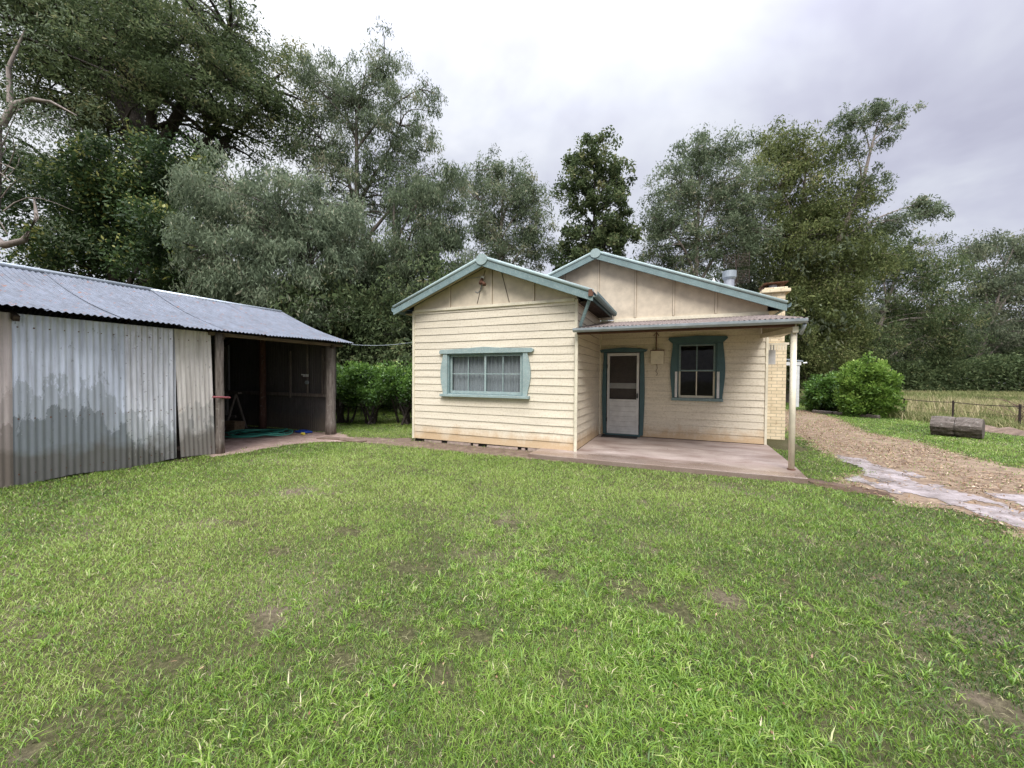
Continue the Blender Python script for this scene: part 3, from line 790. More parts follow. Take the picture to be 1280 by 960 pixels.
# wall sheets (y0, y1, material, bottom lean, height)
def wall_sheet(y0, y1, mat, x=SX, zb=.02, zt=2.44, lean=0.0, amp=.009, pitch=.076, twist=0.0, warp=.012):
    nu = max(8, int((y1 - y0) / .0095)); nz = 12; vs = []; fs = []
    for s_ in (0, 1):
        for j in range(nz + 1):
            for i in range(nu + 1):
                u = y0 + (y1 - y0) * i / nu; t = j / nz
                z = zb + (zt - zb) * t
                if j == 0: z += .02 * math.sin(u * 5) + random.uniform(-.006, .006)
                xx = x + amp * math.sin(2 * PI * u / pitch) + lean * (1 - t) + warp * math.sin(u * 2.3 + t * 3) - s_ * .003
                vs.append((xx, u + twist * (1 - t) * 1.0, z))
    nn = (nu + 1) * (nz + 1)
    for s_ in (0, 1):
        for j in range(nz):
            for i in range(nu):
                f = (s_ * nn + j * (nu + 1) + i, s_ * nn + j * (nu + 1) + i + 1, s_ * nn + (j + 1) * (nu + 1) + i + 1, s_ * nn + (j + 1) * (nu + 1) + i)
                fs.append(f if not s_ else f[::-1])
    a = MB(); a.add(vs, fs); nf = len(fs)
    if zb < .5:
        for zn in (.95, 2.25, .16):
            yn = y0 + .06
            while yn < y1 - .03:
                t = (zn - zb) / (zt - zb); r_ = random.uniform(.007, .012); yy = yn + twist * (1 - t)
                xx = x + amp + lean * (1 - t) + warp * math.sin(yn * 2.3 + t * 3) + .004
                a.add([(xx, yy + r_ * math.cos(q * PI / 3), zn + r_ * math.sin(q * PI / 3)) for q in range(6)], [tuple(range(6))])
                yn += .152
    o = a.build('wall_sheet', mat, shed, recalc=False)
    o.data.materials.append(M['rust'])
    for i in range(nf, len(a.f)): o.data.polygons[i].material_index = 1
    return o
wall_sheet(-3.5, .6, M['iron_a'])
wall_sheet(.55, 1.4, M['iron_b'], SX + .006)
o = wall_sheet(1.35, 2.18, M['iron_pink'], SX + .012, amp=.005); o['label'] = 'pinkish weathered iron sheet at the frame edge'
o = wall_sheet(2.17, 2.92, M['iron_a'], SX + .0, amp=.006)
wall_sheet(2.88, 3.38, M['iron_a'], SX + .010, amp=.005)
wall_sheet(3.35, 4.10, M['iron_b'], SX + .004, amp=.011)
o = wall_sheet(4.07, 4.66, M['iron_white'], SX + .022, zb=.03, lean=.05, twist=.06, amp=.005); o['label'] = 'loose whitewashed sheet leaning out beside the post'
a = MB(); a.box(SX - .10, SX - .04, -3.5, 4.6, .9, 1.0); a.box(SX - .10, SX - .04, -3.5, 4.6, 2.2, 2.3); a.build('wall_rail', M['dark_wood'], shed)
# posts and beams
def rough_post(x, y, r, z1, mat, name='post', lean=(0, 0), sq=False, flare=1.15):
    pts = []; rad = []
    for k in range(9):
        t = k / 8
        pts.append((x + lean[0] * t + random.uniform(-.006, .006), y + lean[1] * t + random.uniform(-.006, .006), -.03 + (z1 + .03) * t))
        rad.append(r * (flare + (1 - flare) * min(1, t * 3)) * random.uniform(.96, 1.04))
    a = MB(); a.tube(pts, rad, 9)
    return a.build(name, mat, shed, smooth=True)
rough_post(-8.50, 4.80, .075, 2.42, M['grey_wood'])
rough_post(-8.62, 7.62, .125, 2.42, M['grey_wood'])
rough_post(-11.15, 7.45, .09, 3.3, M['red_wood'])
rough_post(-13.2, 7.5, .08, 2.7, M['grey_wood'])
rough_post(-8.72, 1.4, .07, 2.42, M['grey_wood'])
a = MB(); a.box(-8.62, -8.50, 4.62, 7.93, 2.385, 2.455, .006); a.build('eave_beam', M['beam_wood'], shed, .006)
for yy in (-3.2, -.5, 2.2, 4.85, 7.55):
    a = MB(); a.bar((-8.45, yy, 2.36), (RX, yy, RZ - .16), .06, .08); a.build('rafter', M['dark_wood'], shed)
    a = MB(); a.bar((RX, yy, RZ - .16), (-13.4, yy, 2.42), .06, .08); a.build('rafter', M['dark_wood'], shed)
# end wall: iron below and above a rail, on x from -8.8 to -13.3
def end_sheet(x0, x1, z0, ztop, y, mat, name='end_sheet'):
    nu = int(abs(x1 - x0) / .0095); vs = []; fs = []
    for s_ in (0, 1):
        for j in (0, 1):
            for i in range(nu + 1):
                x = x0 + (x1 - x0) * i / nu
                zt = ztop if ztop is not None else (rs_point(x) - .015 if x > RX else RZ - .4 * (RX - x) - .0)
                vs.append((x, y + .009 * math.sin(2 * PI * x / .076) + s_ * .003, z0 if j == 0 else zt))
    nn = 2 * (nu + 1)
    for s_ in (0, 1):
        for i in range(nu):
            f = (s_ * nn + i, s_ * nn + i + 1, s_ * nn + nu + 2 + i, s_ * nn + nu + 1 + i); fs.append(f if s_ else f[::-1])
    a = MB(); a.add(vs, fs); return a.build(name, mat, shed, recalc=False)
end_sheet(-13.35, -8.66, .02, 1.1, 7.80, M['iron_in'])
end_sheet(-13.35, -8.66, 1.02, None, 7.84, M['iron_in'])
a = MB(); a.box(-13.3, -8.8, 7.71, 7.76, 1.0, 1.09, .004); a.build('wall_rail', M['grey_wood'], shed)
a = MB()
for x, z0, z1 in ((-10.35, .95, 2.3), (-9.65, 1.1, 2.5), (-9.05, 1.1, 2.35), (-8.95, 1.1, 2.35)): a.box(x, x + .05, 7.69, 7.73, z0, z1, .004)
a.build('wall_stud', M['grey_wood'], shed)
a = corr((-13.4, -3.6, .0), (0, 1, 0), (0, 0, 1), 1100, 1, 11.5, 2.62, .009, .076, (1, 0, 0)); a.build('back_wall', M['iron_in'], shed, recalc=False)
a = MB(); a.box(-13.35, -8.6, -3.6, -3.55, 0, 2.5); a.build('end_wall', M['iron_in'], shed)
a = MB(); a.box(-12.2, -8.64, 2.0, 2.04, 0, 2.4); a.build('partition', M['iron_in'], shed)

# things in the shed
a = MB(); a.tube([(-8.40, 4.62, 1.16), (-8.40, 4.74, 1.15), (-8.42, 4.88, 1.137), (-8.46, 4.97, 1.13)], [.02, .022, .02, .018], 8)
tag(a.build('strap', simple('faded red strap', (.33, .10, .11), .7)), 'faded pinkish red strap tied round the shed post beside the leaning sheet', 'strap')
br_ = empty('pipe_bracket', (-9.62, 7.66, 1.45), 'small pale lamp with a round base fixed inside the shed end wall', 'lamp')
a = MB(); a.box(-9.66, -9.54, 7.60, 7.69, 1.56, 1.63, .008); a.tube([(-9.72, 7.6, 1.62), (-9.6, 7.62, 1.61)], .02, 6); a.build('bracket', M['white'], br_)
a = MB(); a.tube([(-9.57, 7.68, 1.40), (-9.57, 7.62, 1.40)], .05, 12); a.build('socket', M['gutter'], br_)
# heap of green hose
pts = []
for k in range(400):
    t = k / 400; aa = t * 2 * PI * 7
    rx_, ry_ = .62 + .25 * math.sin(t * 9), .50 + .22 * math.cos(t * 13)
    pts.append((-10.25 + rx_ * math.cos(aa) + .10 * math.sin(t * 31), 6.75 + ry_ * math.sin(aa) + .08 * math.cos(t * 23), .03 + .05 * abs(math.sin(t * 17)) + .02 * math.sin(aa * 2.3)))
a = MB(); a.tube(pts, .016, 6)
tag(a.build('hose', simple('green hose', (.05, .27, .20), .4), smooth=True), 'tangled green garden hose lying on the shed floor', 'hose')
a = MB(); a.prism([(-9.72, 7.38), (-9.3, 7.36), (-9.22, 7.55), (-9.5, 7.66), (-9.75, 7.58)], .02, .06, 'z'); a.prism([(-9.62, 7.42), (-9.4, 7.44), (-9.42, 7.56), (-9.6, 7.55)], .06, .085, 'z')
tag(a.build('tarp_bundle', simple('blue plastic', (.02, .07, .36), .4), bevel=.02), 'small folded blue plastic bundle by the shed end post', 'bundle')
a = MB(); a.tube([(-9.2, 7.2, .04), (-9.1, 7.19, .045)], .035, 12)
tag(a.build('tub', simple('yellow plastic', (.62, .52, .06), .4), bevel=.004), 'tiny yellow plastic tub beside the blue bundle', 'tub')
a = MB(); a.box(-12.0, -11.55, 6.9, 7.2, .01, .26, .012)
tag(a.build('timber_block', wood_mat('sawn block', (.14, .09, .05), (.34, .25, .16), 0), bevel=.01), 'sawn timber block on the floor in the dark of the shed', 'block')
sh = empty('trestle', (-12.2, 7.0, 0), 'spindly grey trestle standing in the shadows behind the timber block', 'trestle')
a = MB(); a.box(-12.9, -11.7, 7.1, 7.2, 1.04, 1.1); a.build('rail', M['grey_wood'], sh)
for x in (-12.7, -11.9):
    for s_ in (-1, 1):
        a = MB(); a.bar((x, 7.15, 1.04), (x + .08 * s_, 7.15 + .25 * s_, .01), .05, .05, (0, 1, 0)); a.build('leg', M['grey_wood'], sh)
a = MB(); a.box(-12.72, -11.9, 7.13, 7.17, .35, .40); a.build('stretcher', M['grey_wood'], sh)

# wire between shed and cottage
a = MB()
pts = [(-8.30 + (WX0 + 8.30) * t, 7.93 + (7.9 - 7.93) * t, 2.46 + .0 * t - .06 * math.sin(PI * t)) for t in [k / 12 for k in range(13)]]
a.tube(pts, .006, 6); tag(a.build('overhead_wire', M['gutter']), 'thin grey wire strung between the shed eave and the cottage corner', 'wire')

# ------------------------------------------------------------------ out the back and along the track
ob = empty('outhouse', (5.3, 28.5, 0), 'small pale outbuilding with white corner posts beyond the chimney', 'outbuilding')
a = MB(); a.box(3.65, 5.95, 27.6, 27.66, .1, 2.56); a.box(3.65, 3.71, 27.6, 30.2, .1, 2.56); a.box(5.89, 5.95, 27.6, 30.2, .1, 2.56); a.build('wall', simple('dull grey board wall', (.33, .31, .28), .8, vscale=(6, 6, .5)), ob)
a = MB(); a.prism([(3.35, 3.0), (6.5, 2.58), (6.5, 2.65), (3.35, 3.08)], 26.4, 30.5); a.build('roof', M['gutter'], ob)
a = MB(); a.box(3.45, 6.42, 26.42, 26.5, 2.38, 2.575); a.build('fascia', M['white'], ob)
for x in (6.2,):
    a = MB(); a.box(x, x + .16, 26.45, 26.6, 0, 2.38); a.build('post', M['white'], ob)
a = MB(); a.box(5.95, 6.02, 26.45, 26.52, .9, 2.38); a.build('post', M['white'], ob)
a = MB(); a.box(4.25, 5.6, 27.5, 27.59, .2, 2.3); a.build('door', M['dark'], ob)
a = MB(); a.tube([(6.5, 26.4, 2.50), (6.68, 26.4, 2.52)], .05, 6); a.build('gutter_end', M['white'], ob)

sleep = MB()
for k in range(3):
    t0, t1 = k / 3, (k + 1) / 3 - .02
    p = lambda t: (5.95 + 1.75 * t + .03 * math.sin(k * 9), 22.4 - 2.0 * t, .07)
    sleep.bar(p(t0), p(t1), .16, .14)
tag(sleep.build('timber_edging', M['log'], bevel=.02), 'low dark timber edging along the track under the green bush', 'garden edging')

# weathered log: slightly flattened, split all the way round
def log_part(t0, t1, rad):
    A_ = Vector((6.86, 15.16, .275)); B_ = Vector((7.66, 14.63, .275)); d_ = (B_ - A_).normalized(); r_ = d_.cross(Vector((0, 0, 1))).normalized()
    vs = []; fs = []; nr = 26; nl = 12
    for j in range(nl + 1):
        t = t0 + (t1 - t0) * j / nl
        e_ = min(j, nl - j) / nl
        rr = rad * (.93 + .07 * min(1, e_ * 6))
        for k in range(nr):
            an_ = 2 * PI * k / nr
            q = rr * (1 + .05 * math.sin(an_ * 5 + 1) + .03 * math.sin(an_ * 11 + t * 7) + random.uniform(-.012, .012))
            vs.append(A_.lerp(B_, t) + r_ * math.cos(an_) * q * 1.02 + Vector((0, 0, 1)) * math.sin(an_) * q)
    for j in range(nl):
        for k in range(nr):
            k2 = (k + 1) % nr; fs.append((j * nr + k, j * nr + k2, (j + 1) * nr + k2, (j + 1) * nr + k))
    fs.append(tuple(range(nr))[::-1]); fs.append(tuple(nl * nr + k for k in range(nr)))
    return vs, fs
lg = empty('old_log', (7.3, 14.9, 0), 'thick weathered grey log cracked across, lying on the grass', 'log')
for t0, t1, rd in ((0, .475, .285), (.487, 1, .28)):
    a = MB(); a.add(*log_part(t0, t1, rd)); a.build('log_half', M['log'], lg)
a = MB(); a.tube([(7.25, 14.90, .275), (7.33, 14.85, .275)], .2, 12); a.build('log_core', M['dark'], lg)

# fence
FP = [(6.95, 23.9), (7.75, 22.4), (8.72, 21.2), (9.24, 19.2), (9.80, 17.2), (10.5, 14.9), (11.2, 12.6), (11.9, 10.3)]
fen = empty('paddock_fence', (9.2, 19.0, 0), 'low rusty wire fence with thin dark posts along the paddock', 'fence')
rp = simple('dark rusty steel', (.05, .035, .03), .8, .2, .3, 12, .3)
for i, (x, y) in enumerate(FP):
    h = .84 + .03 * math.sin(i * 5)
    a = MB(); a.bar((x, y, -.02), (x + .01 * math.sin(i * 3), y, h), .042, .042, (0, 1, 0)); a.build('post', rp, fen)
for zr, rad in ((.80, .013), (.5, .004), (.25, .004)):
    a = MB(); pts = []
    for i in range(len(FP) - 1):
        for q in range(6):
            t = q / 6; pts.append((FP[i][0] * (1 - t) + FP[i + 1][0] * t, FP[i][1] * (1 - t) + FP[i + 1][1] * t, zr - .03 * math.sin(PI * t)))
    pts.append((*FP[-1], zr)); a.tube(pts, rad, 6); a.build('rail' if zr > .7 else 'wire', rp, fen)
a = MB(); a.bar((8.35, 21.55, 0), (8.62, 21.5, .82), .05, .06, (0, 1, 0)); a.build('brace', rp, fen)
# earth bank by the fence
bk = MB(); vs = []; fs = []
P0 = [(8.55, 18.3), (9.1, 16.9), (9.75, 15.3), (10.6, 13.2), (11.6, 10.5)]
nseg = 40
for i in range(nseg + 1):
    t = i / nseg * (len(P0) - 1); k = min(int(t), len(P0) - 2); f = t - k
    x = P0[k][0] * (1 - f) + P0[k + 1][0] * f; y = P0[k][1] * (1 - f) + P0[k + 1][1] * f
    hh = .17 * min(1, i / 8) * (1 + .25 * math.sin(i * 1.7))
    for q in range(7):
        c = (q - 3) / 3
        vs.append((x + c * .38, y + c * .14, -.01 + hh * math.cos(c * PI / 2) + random.uniform(-.012, .012)))
for i in range(nseg):
    for q in range(6): fs.append((i * 7 + q, i * 7 + q + 1, (i + 1) * 7 + q + 1, (i + 1) * 7 + q))
bk.add(vs, fs); tag(bk.build('earth_bank', M['dirt'], smooth=True), kind='structure')

# ------------------------------------------------------------------ vegetation
def leaves(centers, dirs, L, W, normals=None):
    """diamond leaves: centre (n,3), direction (n,3), length, width arrays -> V, F"""
    n = len(centers)
    d = dirs / (np.linalg.norm(dirs, axis=1, keepdims=True) + 1e-9)
    r = rng.normal(size=(n, 3)) if normals is None else normals
    s = np.cross(d, r); s /= (np.linalg.norm(s, axis=1, keepdims=True) + 1e-9)
    L = np.asarray(L).reshape(-1, 1); W = np.asarray(W).reshape(-1, 1)
    a = centers - d * L * .5; c = centers + d * L * .5
    mid = centers - d * L * .08
    b = mid + s * W * .5; e = mid - s * W * .5
    V = np.stack([a, b, c, e], 1).reshape(-1, 3)
    F = np.arange(n * 4).reshape(n, 4)
    return V, F

def limb_curve(a, b, sag=.12, n=6, wob=.04):
    a = np.array(a, float); b = np.array(b, float); L = np.linalg.norm(b - a)
    pts = []
    off = rng.normal(size=3) * wob * L
    for i in range(n + 1):
        t = i / n
        p = a * (1 - t) + b * t
        p = p + np.array([0, 0, 1.0]) * L * sag * math.sin(PI * t) * (1 - t * .4) + off * math.sin(PI * t)
        pts.append(p)
    return pts

LM = {}
LM['gum'] = leaf_mat('grey green gum leaves', [(0, (.060, .082, .044)), (.5, (.135, .175, .098)), (.85, (.23, .275, .165)), (1, (.34, .32, .21))], .42, .62, .15)
LM['weep'] = leaf_mat('silvery weeping leaves', [(0, (.078, .105, .062)), (.5, (.17, .215, .13)), (.85, (.28, .33, .21)), (1, (.42, .40, .28))], .42, .62, .15)
LM['dark'] = leaf_mat('dark green fine leaves', [(0, (.038, .058, .024)), (.5, (.095, .13, .054)), (.85, (.17, .205, .09)), (1, (.26, .25, .12))], .42, .62, .12)
LM['broad'] = leaf_mat('deep green broad leaves', [(0, (.022, .042, .016)), (.6, (.06, .105, .034)), (.84, (.11, .165, .048)), (.9, (.26, .30, .08)), (1, (.38, .38, .12))], .35, .5, .25)
LM['olive'] = leaf_mat('olive green leaves', [(0, (.055, .076, .026)), (.5, (.135, .165, .058)), (.9, (.24, .27, .10)), (1, (.33, .31, .15))], .42, .62, .12)
LM['shrub'] = leaf_mat('bright shrub leaves', [(0, (.06, .12, .022)), (.5, (.16, .27, .045)), (.9, (.30, .42, .09)), (1, (.42, .50, .16))], .42, .5, .25)
LM['hedge'] = leaf_mat('glossy hedge leaves', [(0, (.03, .066, .017)), (.5, (.085, .17, .03)), (.9, (.18, .30, .06)), (1, (.32, .42, .11))], .35, .42, .35)
LM['far'] = leaf_mat('distant gum leaves', [(0, (.065, .085, .052)), (.5, (.14, .17, .10)), (1, (.27, .28, .18))], .42, .62, .1)
M['bark_dark'] = wood_mat('dark bark', (.022, .018, .016), (.075, .062, .052), 2)
M['bark_pale'] = wood_mat('pale gum bark', (.13, .105, .09), (.36, .31, .27), 2, .75, 5)
M['bark_mid'] = wood_mat('grey brown bark', (.05, .042, .036), (.17, .145, .12), 2)

def tree(name, base, lobes, label, mat, bark, n_clump, per, L, W, droop, spread=.55, trunk_r=.25, cat='tree', group=None, strand=0.0, flat=1.0, lean=(0, 0), fork=.45, shell=.35, thin_limbs=1.0, sizevar=.35, nlimb=None, top_bias=0.0):
    bx, by = base
    root = empty(name, (bx, by, 0), label, cat, group)
    lob = np.array(lobes, float)
    vol = (lob[:, 3] * lob[:, 4] * lob[:, 5]) ** .72; vol /= vol.sum()
    # clump centres in the lobes, pushed towards the shell
    idx = rng.choice(len(lob), n_clump, p=vol)
    u = rng.normal(size=(n_clump, 3)); u /= np.linalg.norm(u, axis=1, keepdims=True)
    r = rng.random(n_clump) ** shell
    c = lob[idx, :3] + u * r[:, None] * lob[idx, 3:6]
    keep = c[:, 2] > .35
    c = c[keep]; idx = idx[keep]; n_clump = len(c)
    # limbs: trunk up to the fork, one limb per lobe, twigs to the clumps
    zmin = lob[:, 2].min(); ztop = (lob[:, 2] + lob[:, 5] * .4).max()
    cx = float((lob[:, 0] * vol).sum()); cy = float((lob[:, 1] * vol).sum())
    tm = MB()
    zf = max(.5, zmin * fork + .3)
    tz = [0, zf * .3, zf * .65, zf]
    k2 = (ztop - zf)
    tpts = [(lean[0] * z, lean[1] * z, z - .05) for z in tz] + [(cx * .45 + lean[0] * zf, cy * .45 + lean[1] * zf, zf + k2 * .4), (cx * .75 + lean[0] * zf * .5, cy * .75, zf + k2 * .75), (cx, cy, ztop * .98)]
    tpts = [(x + rng.normal() * trunk_r * .5 * (i > 0), y + rng.normal() * trunk_r * .5 * (i > 0), z) for i, (x, y, z) in enumerate(tpts)]
    trad = [trunk_r * q for q in (1.25, 1.0, .92, .85, .55, .3, .07)]
    tm.tube(tpts, trad, 10, False)
    tp = np.array(tpts)
    def on_trunk(z):
        z = min(max(z, zf * .75), ztop * .95)
        i = int(np.clip(np.searchsorted(tp[:, 2], z) - 1, 0, len(tp) - 2))
        t = (z - tp[i, 2]) / (tp[i + 1, 2] - tp[i, 2] + 1e-9)
        return tp[i] * (1 - t) + tp[i + 1] * t, trad[i] * (1 - t) + trad[i + 1] * t
    nodes = []
    for li in range(len(lob)):
        l = lob[li]
        st, rr = on_trunk(l[2] - np.hypot(l[0] - cx, l[1] - cy) * .6 - l[5] * .9)
        cv = limb_curve(st, l[:3] + np.array([0, 0, l[5] * .3]), .10, 8)
        r0 = min(rr * .75, trunk_r * .5)
        tm.tube(cv, [r0 * (1 - .85 * i / 8) * thin_limbs for i in range(9)], 7, False)
        nodes.append(np.array(cv[2:]))
    for k in range(n_clump):
        nd = nodes[idx[k]]; dd = np.linalg.norm(nd - c[k], axis=1) + np.maximum(0, nd[:, 2] - c[k, 2]) * .6
        j = int(dd.argmin())
        if k % 2 == 0 or n_clump < 120:
            cv = limb_curve(nd[j], c[k], .10, 4, .07)
            r0 = trunk_r * .15 * thin_limbs
            tm.tube([tuple(p) for p in cv], [r0 * (1 - .75 * i / 4) for i in range(5)], 4, False)
    tr_ = MB(); tr_.v = [(x + bx, y + by, z) for x, y, z in tm.v]; tr_.f = tm.f
    tr_.build('trunk', bark, root, smooth=True, recalc=False)
    # leaves
    per_k = np.maximum(8, (per * rng.uniform(.55, 1.45, n_clump))).astype(int)
    own = np.repeat(np.arange(n_clump), per_k); n = len(own)
    csz = (spread * rng.uniform(1 - sizevar, 1 + sizevar, n_clump))[own]
    v = rng.normal(size=(n, 3)); v /= np.linalg.norm(v, axis=1, keepdims=True)
    rad = rng.random(n) ** .42
    p = v * rad[:, None] * csz[:, None]
    p[:, 2] *= flat
    # hanging strands: leaves gathered on vertical lines
    if strand > 0:
        ns = 16
        si = rng.integers(0, ns, n)
        sx = rng.normal(size=(n_clump, ns, 2)) * .5
        sel = rng.random(n) < .6
        q = sx[own, si] * csz[:, None]
        h = rng.random(n); slx = rng.normal(0, .16, (n_clump, ns))
        p[sel, 0] = q[sel, 0] + rng.normal(size=sel.sum()) * .09 + h[sel] * slx[own, si][sel]
        p[sel, 1] = q[sel, 1] + rng.normal(size=sel.sum()) * .09
        p[sel, 2] = csz[sel] * (.5 - np.abs(sx[own, si, 0])[sel] * .5) - h[sel] * strand * csz[sel]
    C = c[own] + p
    C[:, 2] = np.maximum(C[:, 2], .12)
    dirs = rng.normal(size=(n, 3)) * (1 - droop) + np.array([0, 0, -1.0]) * droop * 1.6 + v * .35
    sv = rng.lognormal(-.06, .28, n); Ls = L * sv * rng.uniform(.85, 1.15, n); Ws = W * sv * rng.uniform(.8, 1.2, n)
    V, F = leaves(C, dirs, Ls, Ws)
    ct = rng.normal(0, .19, n_clump)[own]
    tint = np.clip(.45 + ct + rng.normal(0, .2, n) + np.where(rng.random(n) < .03, .35, 0), 0, 1)
    tint = np.clip(tint + top_bias * (v[:, 2] > .4) * (rng.random(n) < .4) * (rng.random(n_clump)[own] < .4), 0, 1)
    fast_mesh('crown', V, F, mat, tint, root)
    return root

TREES = {
 'big_dark': (-22.88, 9.76, [(-3.99, -1.72, 16.6, 4.5, 4, 3.56), (-0.42, -0.18, 18.62, 4.31, 5, 3.93), (3.63, 1.56, 16.59, 2.47, 4, 2.81), (-3.38, -0.37, 13.99, 4.35, 3.5, 1.98), (3.78, 1.63, 13.38, 3.0, 3.5, 1.87), (-5.32, -2.29, 18.76, 4.12, 4, 3.0), (2.13, -0.17, 14.6, 3.89, 4, 2.83), (4.45, 3.0, 14.82, 1.66, 2.5, 2.18), (-5.57, -1.31, 11.46, 2.18, 2.5, 1.19)]),
 'broadleaf': (-21.24, 7.74, [(-0.51, -0.22, 8.23, 2.9, 2.5, 2.26), (1.85, 0.79, 9.04, 2.26, 2.5, 1.94), (3.0, 1.29, 6.66, 2.58, 2.5, 1.94), (-1.13, -0.48, 6.31, 2.58, 2.5, 1.45), (2.47, 2.15, 9.87, 1.72, 2, 1.37)]),
 'weeping': (-14.32, 9.62, [(-1.08, -0.46, 7.84, 2.11, 2, 1.81), (0.57, 0.25, 6.96, 2.26, 2.2, 2.11), (1.67, 0.72, 5.18, 1.81, 2, 1.81), (-1.09, -1.01, 5.61, 1.75, 2, 1.46), (0.29, 0.12, 4.57, 2.11, 2, 1.21), (1.52, 1.2, 7.77, 1.41, 2, 1.72)]),
 'tall_gum': (-16.49, 15.77, [(1.75, 0.75, 17.96, 1.66, 2, 1.84), (0.16, 0.07, 16.25, 2.4, 2.5, 1.97), (3.93, 1.69, 16.92, 1.14, 1.5, 1.14), (2.54, 1.09, 14.35, 2.4, 2.5, 2.62), (-1.45, 0.47, 17.38, 2.29, 2.5, 2.06), (-1.43, -0.61, 13.67, 2.19, 2.5, 2.62), (0.96, 0.41, 11.12, 3.06, 3, 2.62), (3.35, 1.44, 11.57, 1.97, 2, 2.19), (-2.21, -0.95, 17.72, 1.31, 2, 1.09)]),
 'mid_gum': (-11.60, 14.06, [(-0.84, -0.36, 6.67, 2.19, 2, 2.19), (0.98, 0.42, 8.48, 1.64, 2, 2.19), (1.32, 0.57, 6.32, 1.82, 2, 1.82), (-2.01, -0.86, 4.13, 2.0, 2, 1.82), (-0.01, -0.0, 4.32, 2.19, 2, 1.82), (-2.34, -1.01, 7.01, 1.46, 2, 1.82), (1.97, 0.85, 10.1, 1.09, 1.5, 1.27)]),
 'round_gum': (-10.84, 22.55, [(-0.46, -0.2, 14.78, 1.67, 1.8, 1.46), (0.87, 0.38, 13.26, 2.34, 2, 2.19), (-1.01, -0.44, 12.22, 1.67, 2, 2.34), (2.2, 0.95, 13.02, 1.14, 1.5, 1.56), (0.19, 0.08, 9.92, 2.86, 2.5, 2.08), (2.32, 1.0, 10.45, 1.46, 1.5, 2.08)]),
 'dark_tree': (-5.00, 25.06, [(-0.15, -0.06, 15.6, 1.98, 1.8, 1.25), (-1.08, -0.46, 14.06, 1.46, 1.5, 1.46), (1.1, 0.47, 14.33, 1.35, 1.5, 1.46), (0.03, 0.01, 12.53, 2.19, 2, 1.56), (-0.28, -0.12, 10.48, 2.6, 2.2, 1.56), (1.23, 0.53, 11.01, 1.56, 1.5, 1.56), (-1.12, -0.48, 8.93, 2.08, 2, 1.3)]),
 'wide_gum': (1.02, 27.65, [(-0.12, -0.05, 15.9, 1.56, 1.8, 1.14), (2.01, 0.86, 16.17, 1.46, 1.5, 1.04), (-1.03, -0.44, 13.6, 2.19, 2.5, 1.87), (1.57, 0.68, 13.62, 2.5, 2.5, 2.19), (-2.42, -1.04, 11.28, 1.82, 2, 1.82), (-0.04, -0.02, 10.53, 3.12, 2.5, 2.08), (2.8, 1.21, 11.07, 2.08, 2.5, 2.6), (-1.44, -0.62, 8.72, 2.6, 2.5, 1.56)]),
 'tall_gum_right': (6.87, 31.26, [(-0.78, -0.34, 17.05, 1.95, 2, 1.3), (1.2, 0.52, 16.0, 1.89, 2, 1.41), (-1.48, -0.64, 14.65, 2.44, 2.5, 2.16), (1.01, 0.43, 13.35, 2.71, 2.5, 2.44), (2.75, 1.18, 12.56, 2.16, 2.5, 2.06), (-0.17, -0.07, 10.4, 2.98, 3, 2.44), (3.56, 1.53, 9.36, 2.44, 3, 2.71), (1.15, 0.49, 6.66, 2.98, 3, 2.71)]),
 'leaning_gum': (9.00, 31.08, [(1.07, 0.46, 18.26, 1.56, 1.3, 1.04), (2.48, 1.07, 18.53, 1.56, 1.2, 0.94), (4.04, 1.74, 18.39, 0.94, 1, 0.73), (0.88, 0.38, 16.23, 1.25, 1.3, 1.14), (3.13, 1.35, 17.01, 0.83, 1, 0.52), (5.22, 2.25, 12.79, 1.35, 1.2, 0.78), (3.83, 1.65, 11.66, 1.35, 1.3, 0.94), (6.09, 2.62, 12.29, 0.83, 1, 0.62), (2.11, 0.91, 13.94, 1.14, 1.5, 1.25)]),
 'olive_tree': (7.80, 30.57, [(-1.03, -0.44, 5.43, 2.5, 1.8, 2.6), (0.86, 0.37, 6.48, 2.19, 1.6, 2.34), (1.87, 0.8, 3.9, 1.98, 1.6, 2.19), (-0.25, -0.11, 2.58, 2.34, 1.6, 1.82), (0.57, 0.24, 9.05, 1.82, 1.3, 1.46)]),
 'dark_gum': (18.67, 52.66, [(-0.29, -0.12, 14.7, 4.27, 3, 3.41), (3.24, 1.39, 13.89, 3.84, 3, 3.41), (6.38, 2.74, 13.07, 2.73, 2.5, 2.73), (1.8, 0.77, 8.8, 5.12, 3, 4.27), (5.73, 2.46, 7.99, 4.27, 3, 4.27), (-0.47, -0.2, 5.39, 4.27, 3, 4.27), (8.12, 3.49, 6.31, 2.99, 2.5, 4.27)]),
 'far_gum': (32.38, 64.00, [(-0.4, -0.17, 16.87, 2.68, 2.5, 1.92), (2.19, 0.94, 17.83, 2.3, 2, 1.34), (4.83, 2.08, 17.38, 2.49, 2.5, 1.72), (0.59, 0.25, 12.61, 3.83, 3.5, 3.45), (4.98, 2.14, 12.17, 3.83, 3.5, 3.64), (2.06, 0.89, 6.92, 4.79, 3.5, 3.83), (7.97, 3.43, 14.57, 3.83, 3.5, 4.79), (7.33, 3.15, 6.96, 3.83, 3.5, 4.79)]),
}
Tt = lambda k: ((TREES[k][0], TREES[k][1]), TREES[k][2])

def T_(k, label, *a, **kw):
    b_, l = Tt(k)
    return tree(kw.pop('name', 'gum_tree'), b_, l, label, *a, **kw)

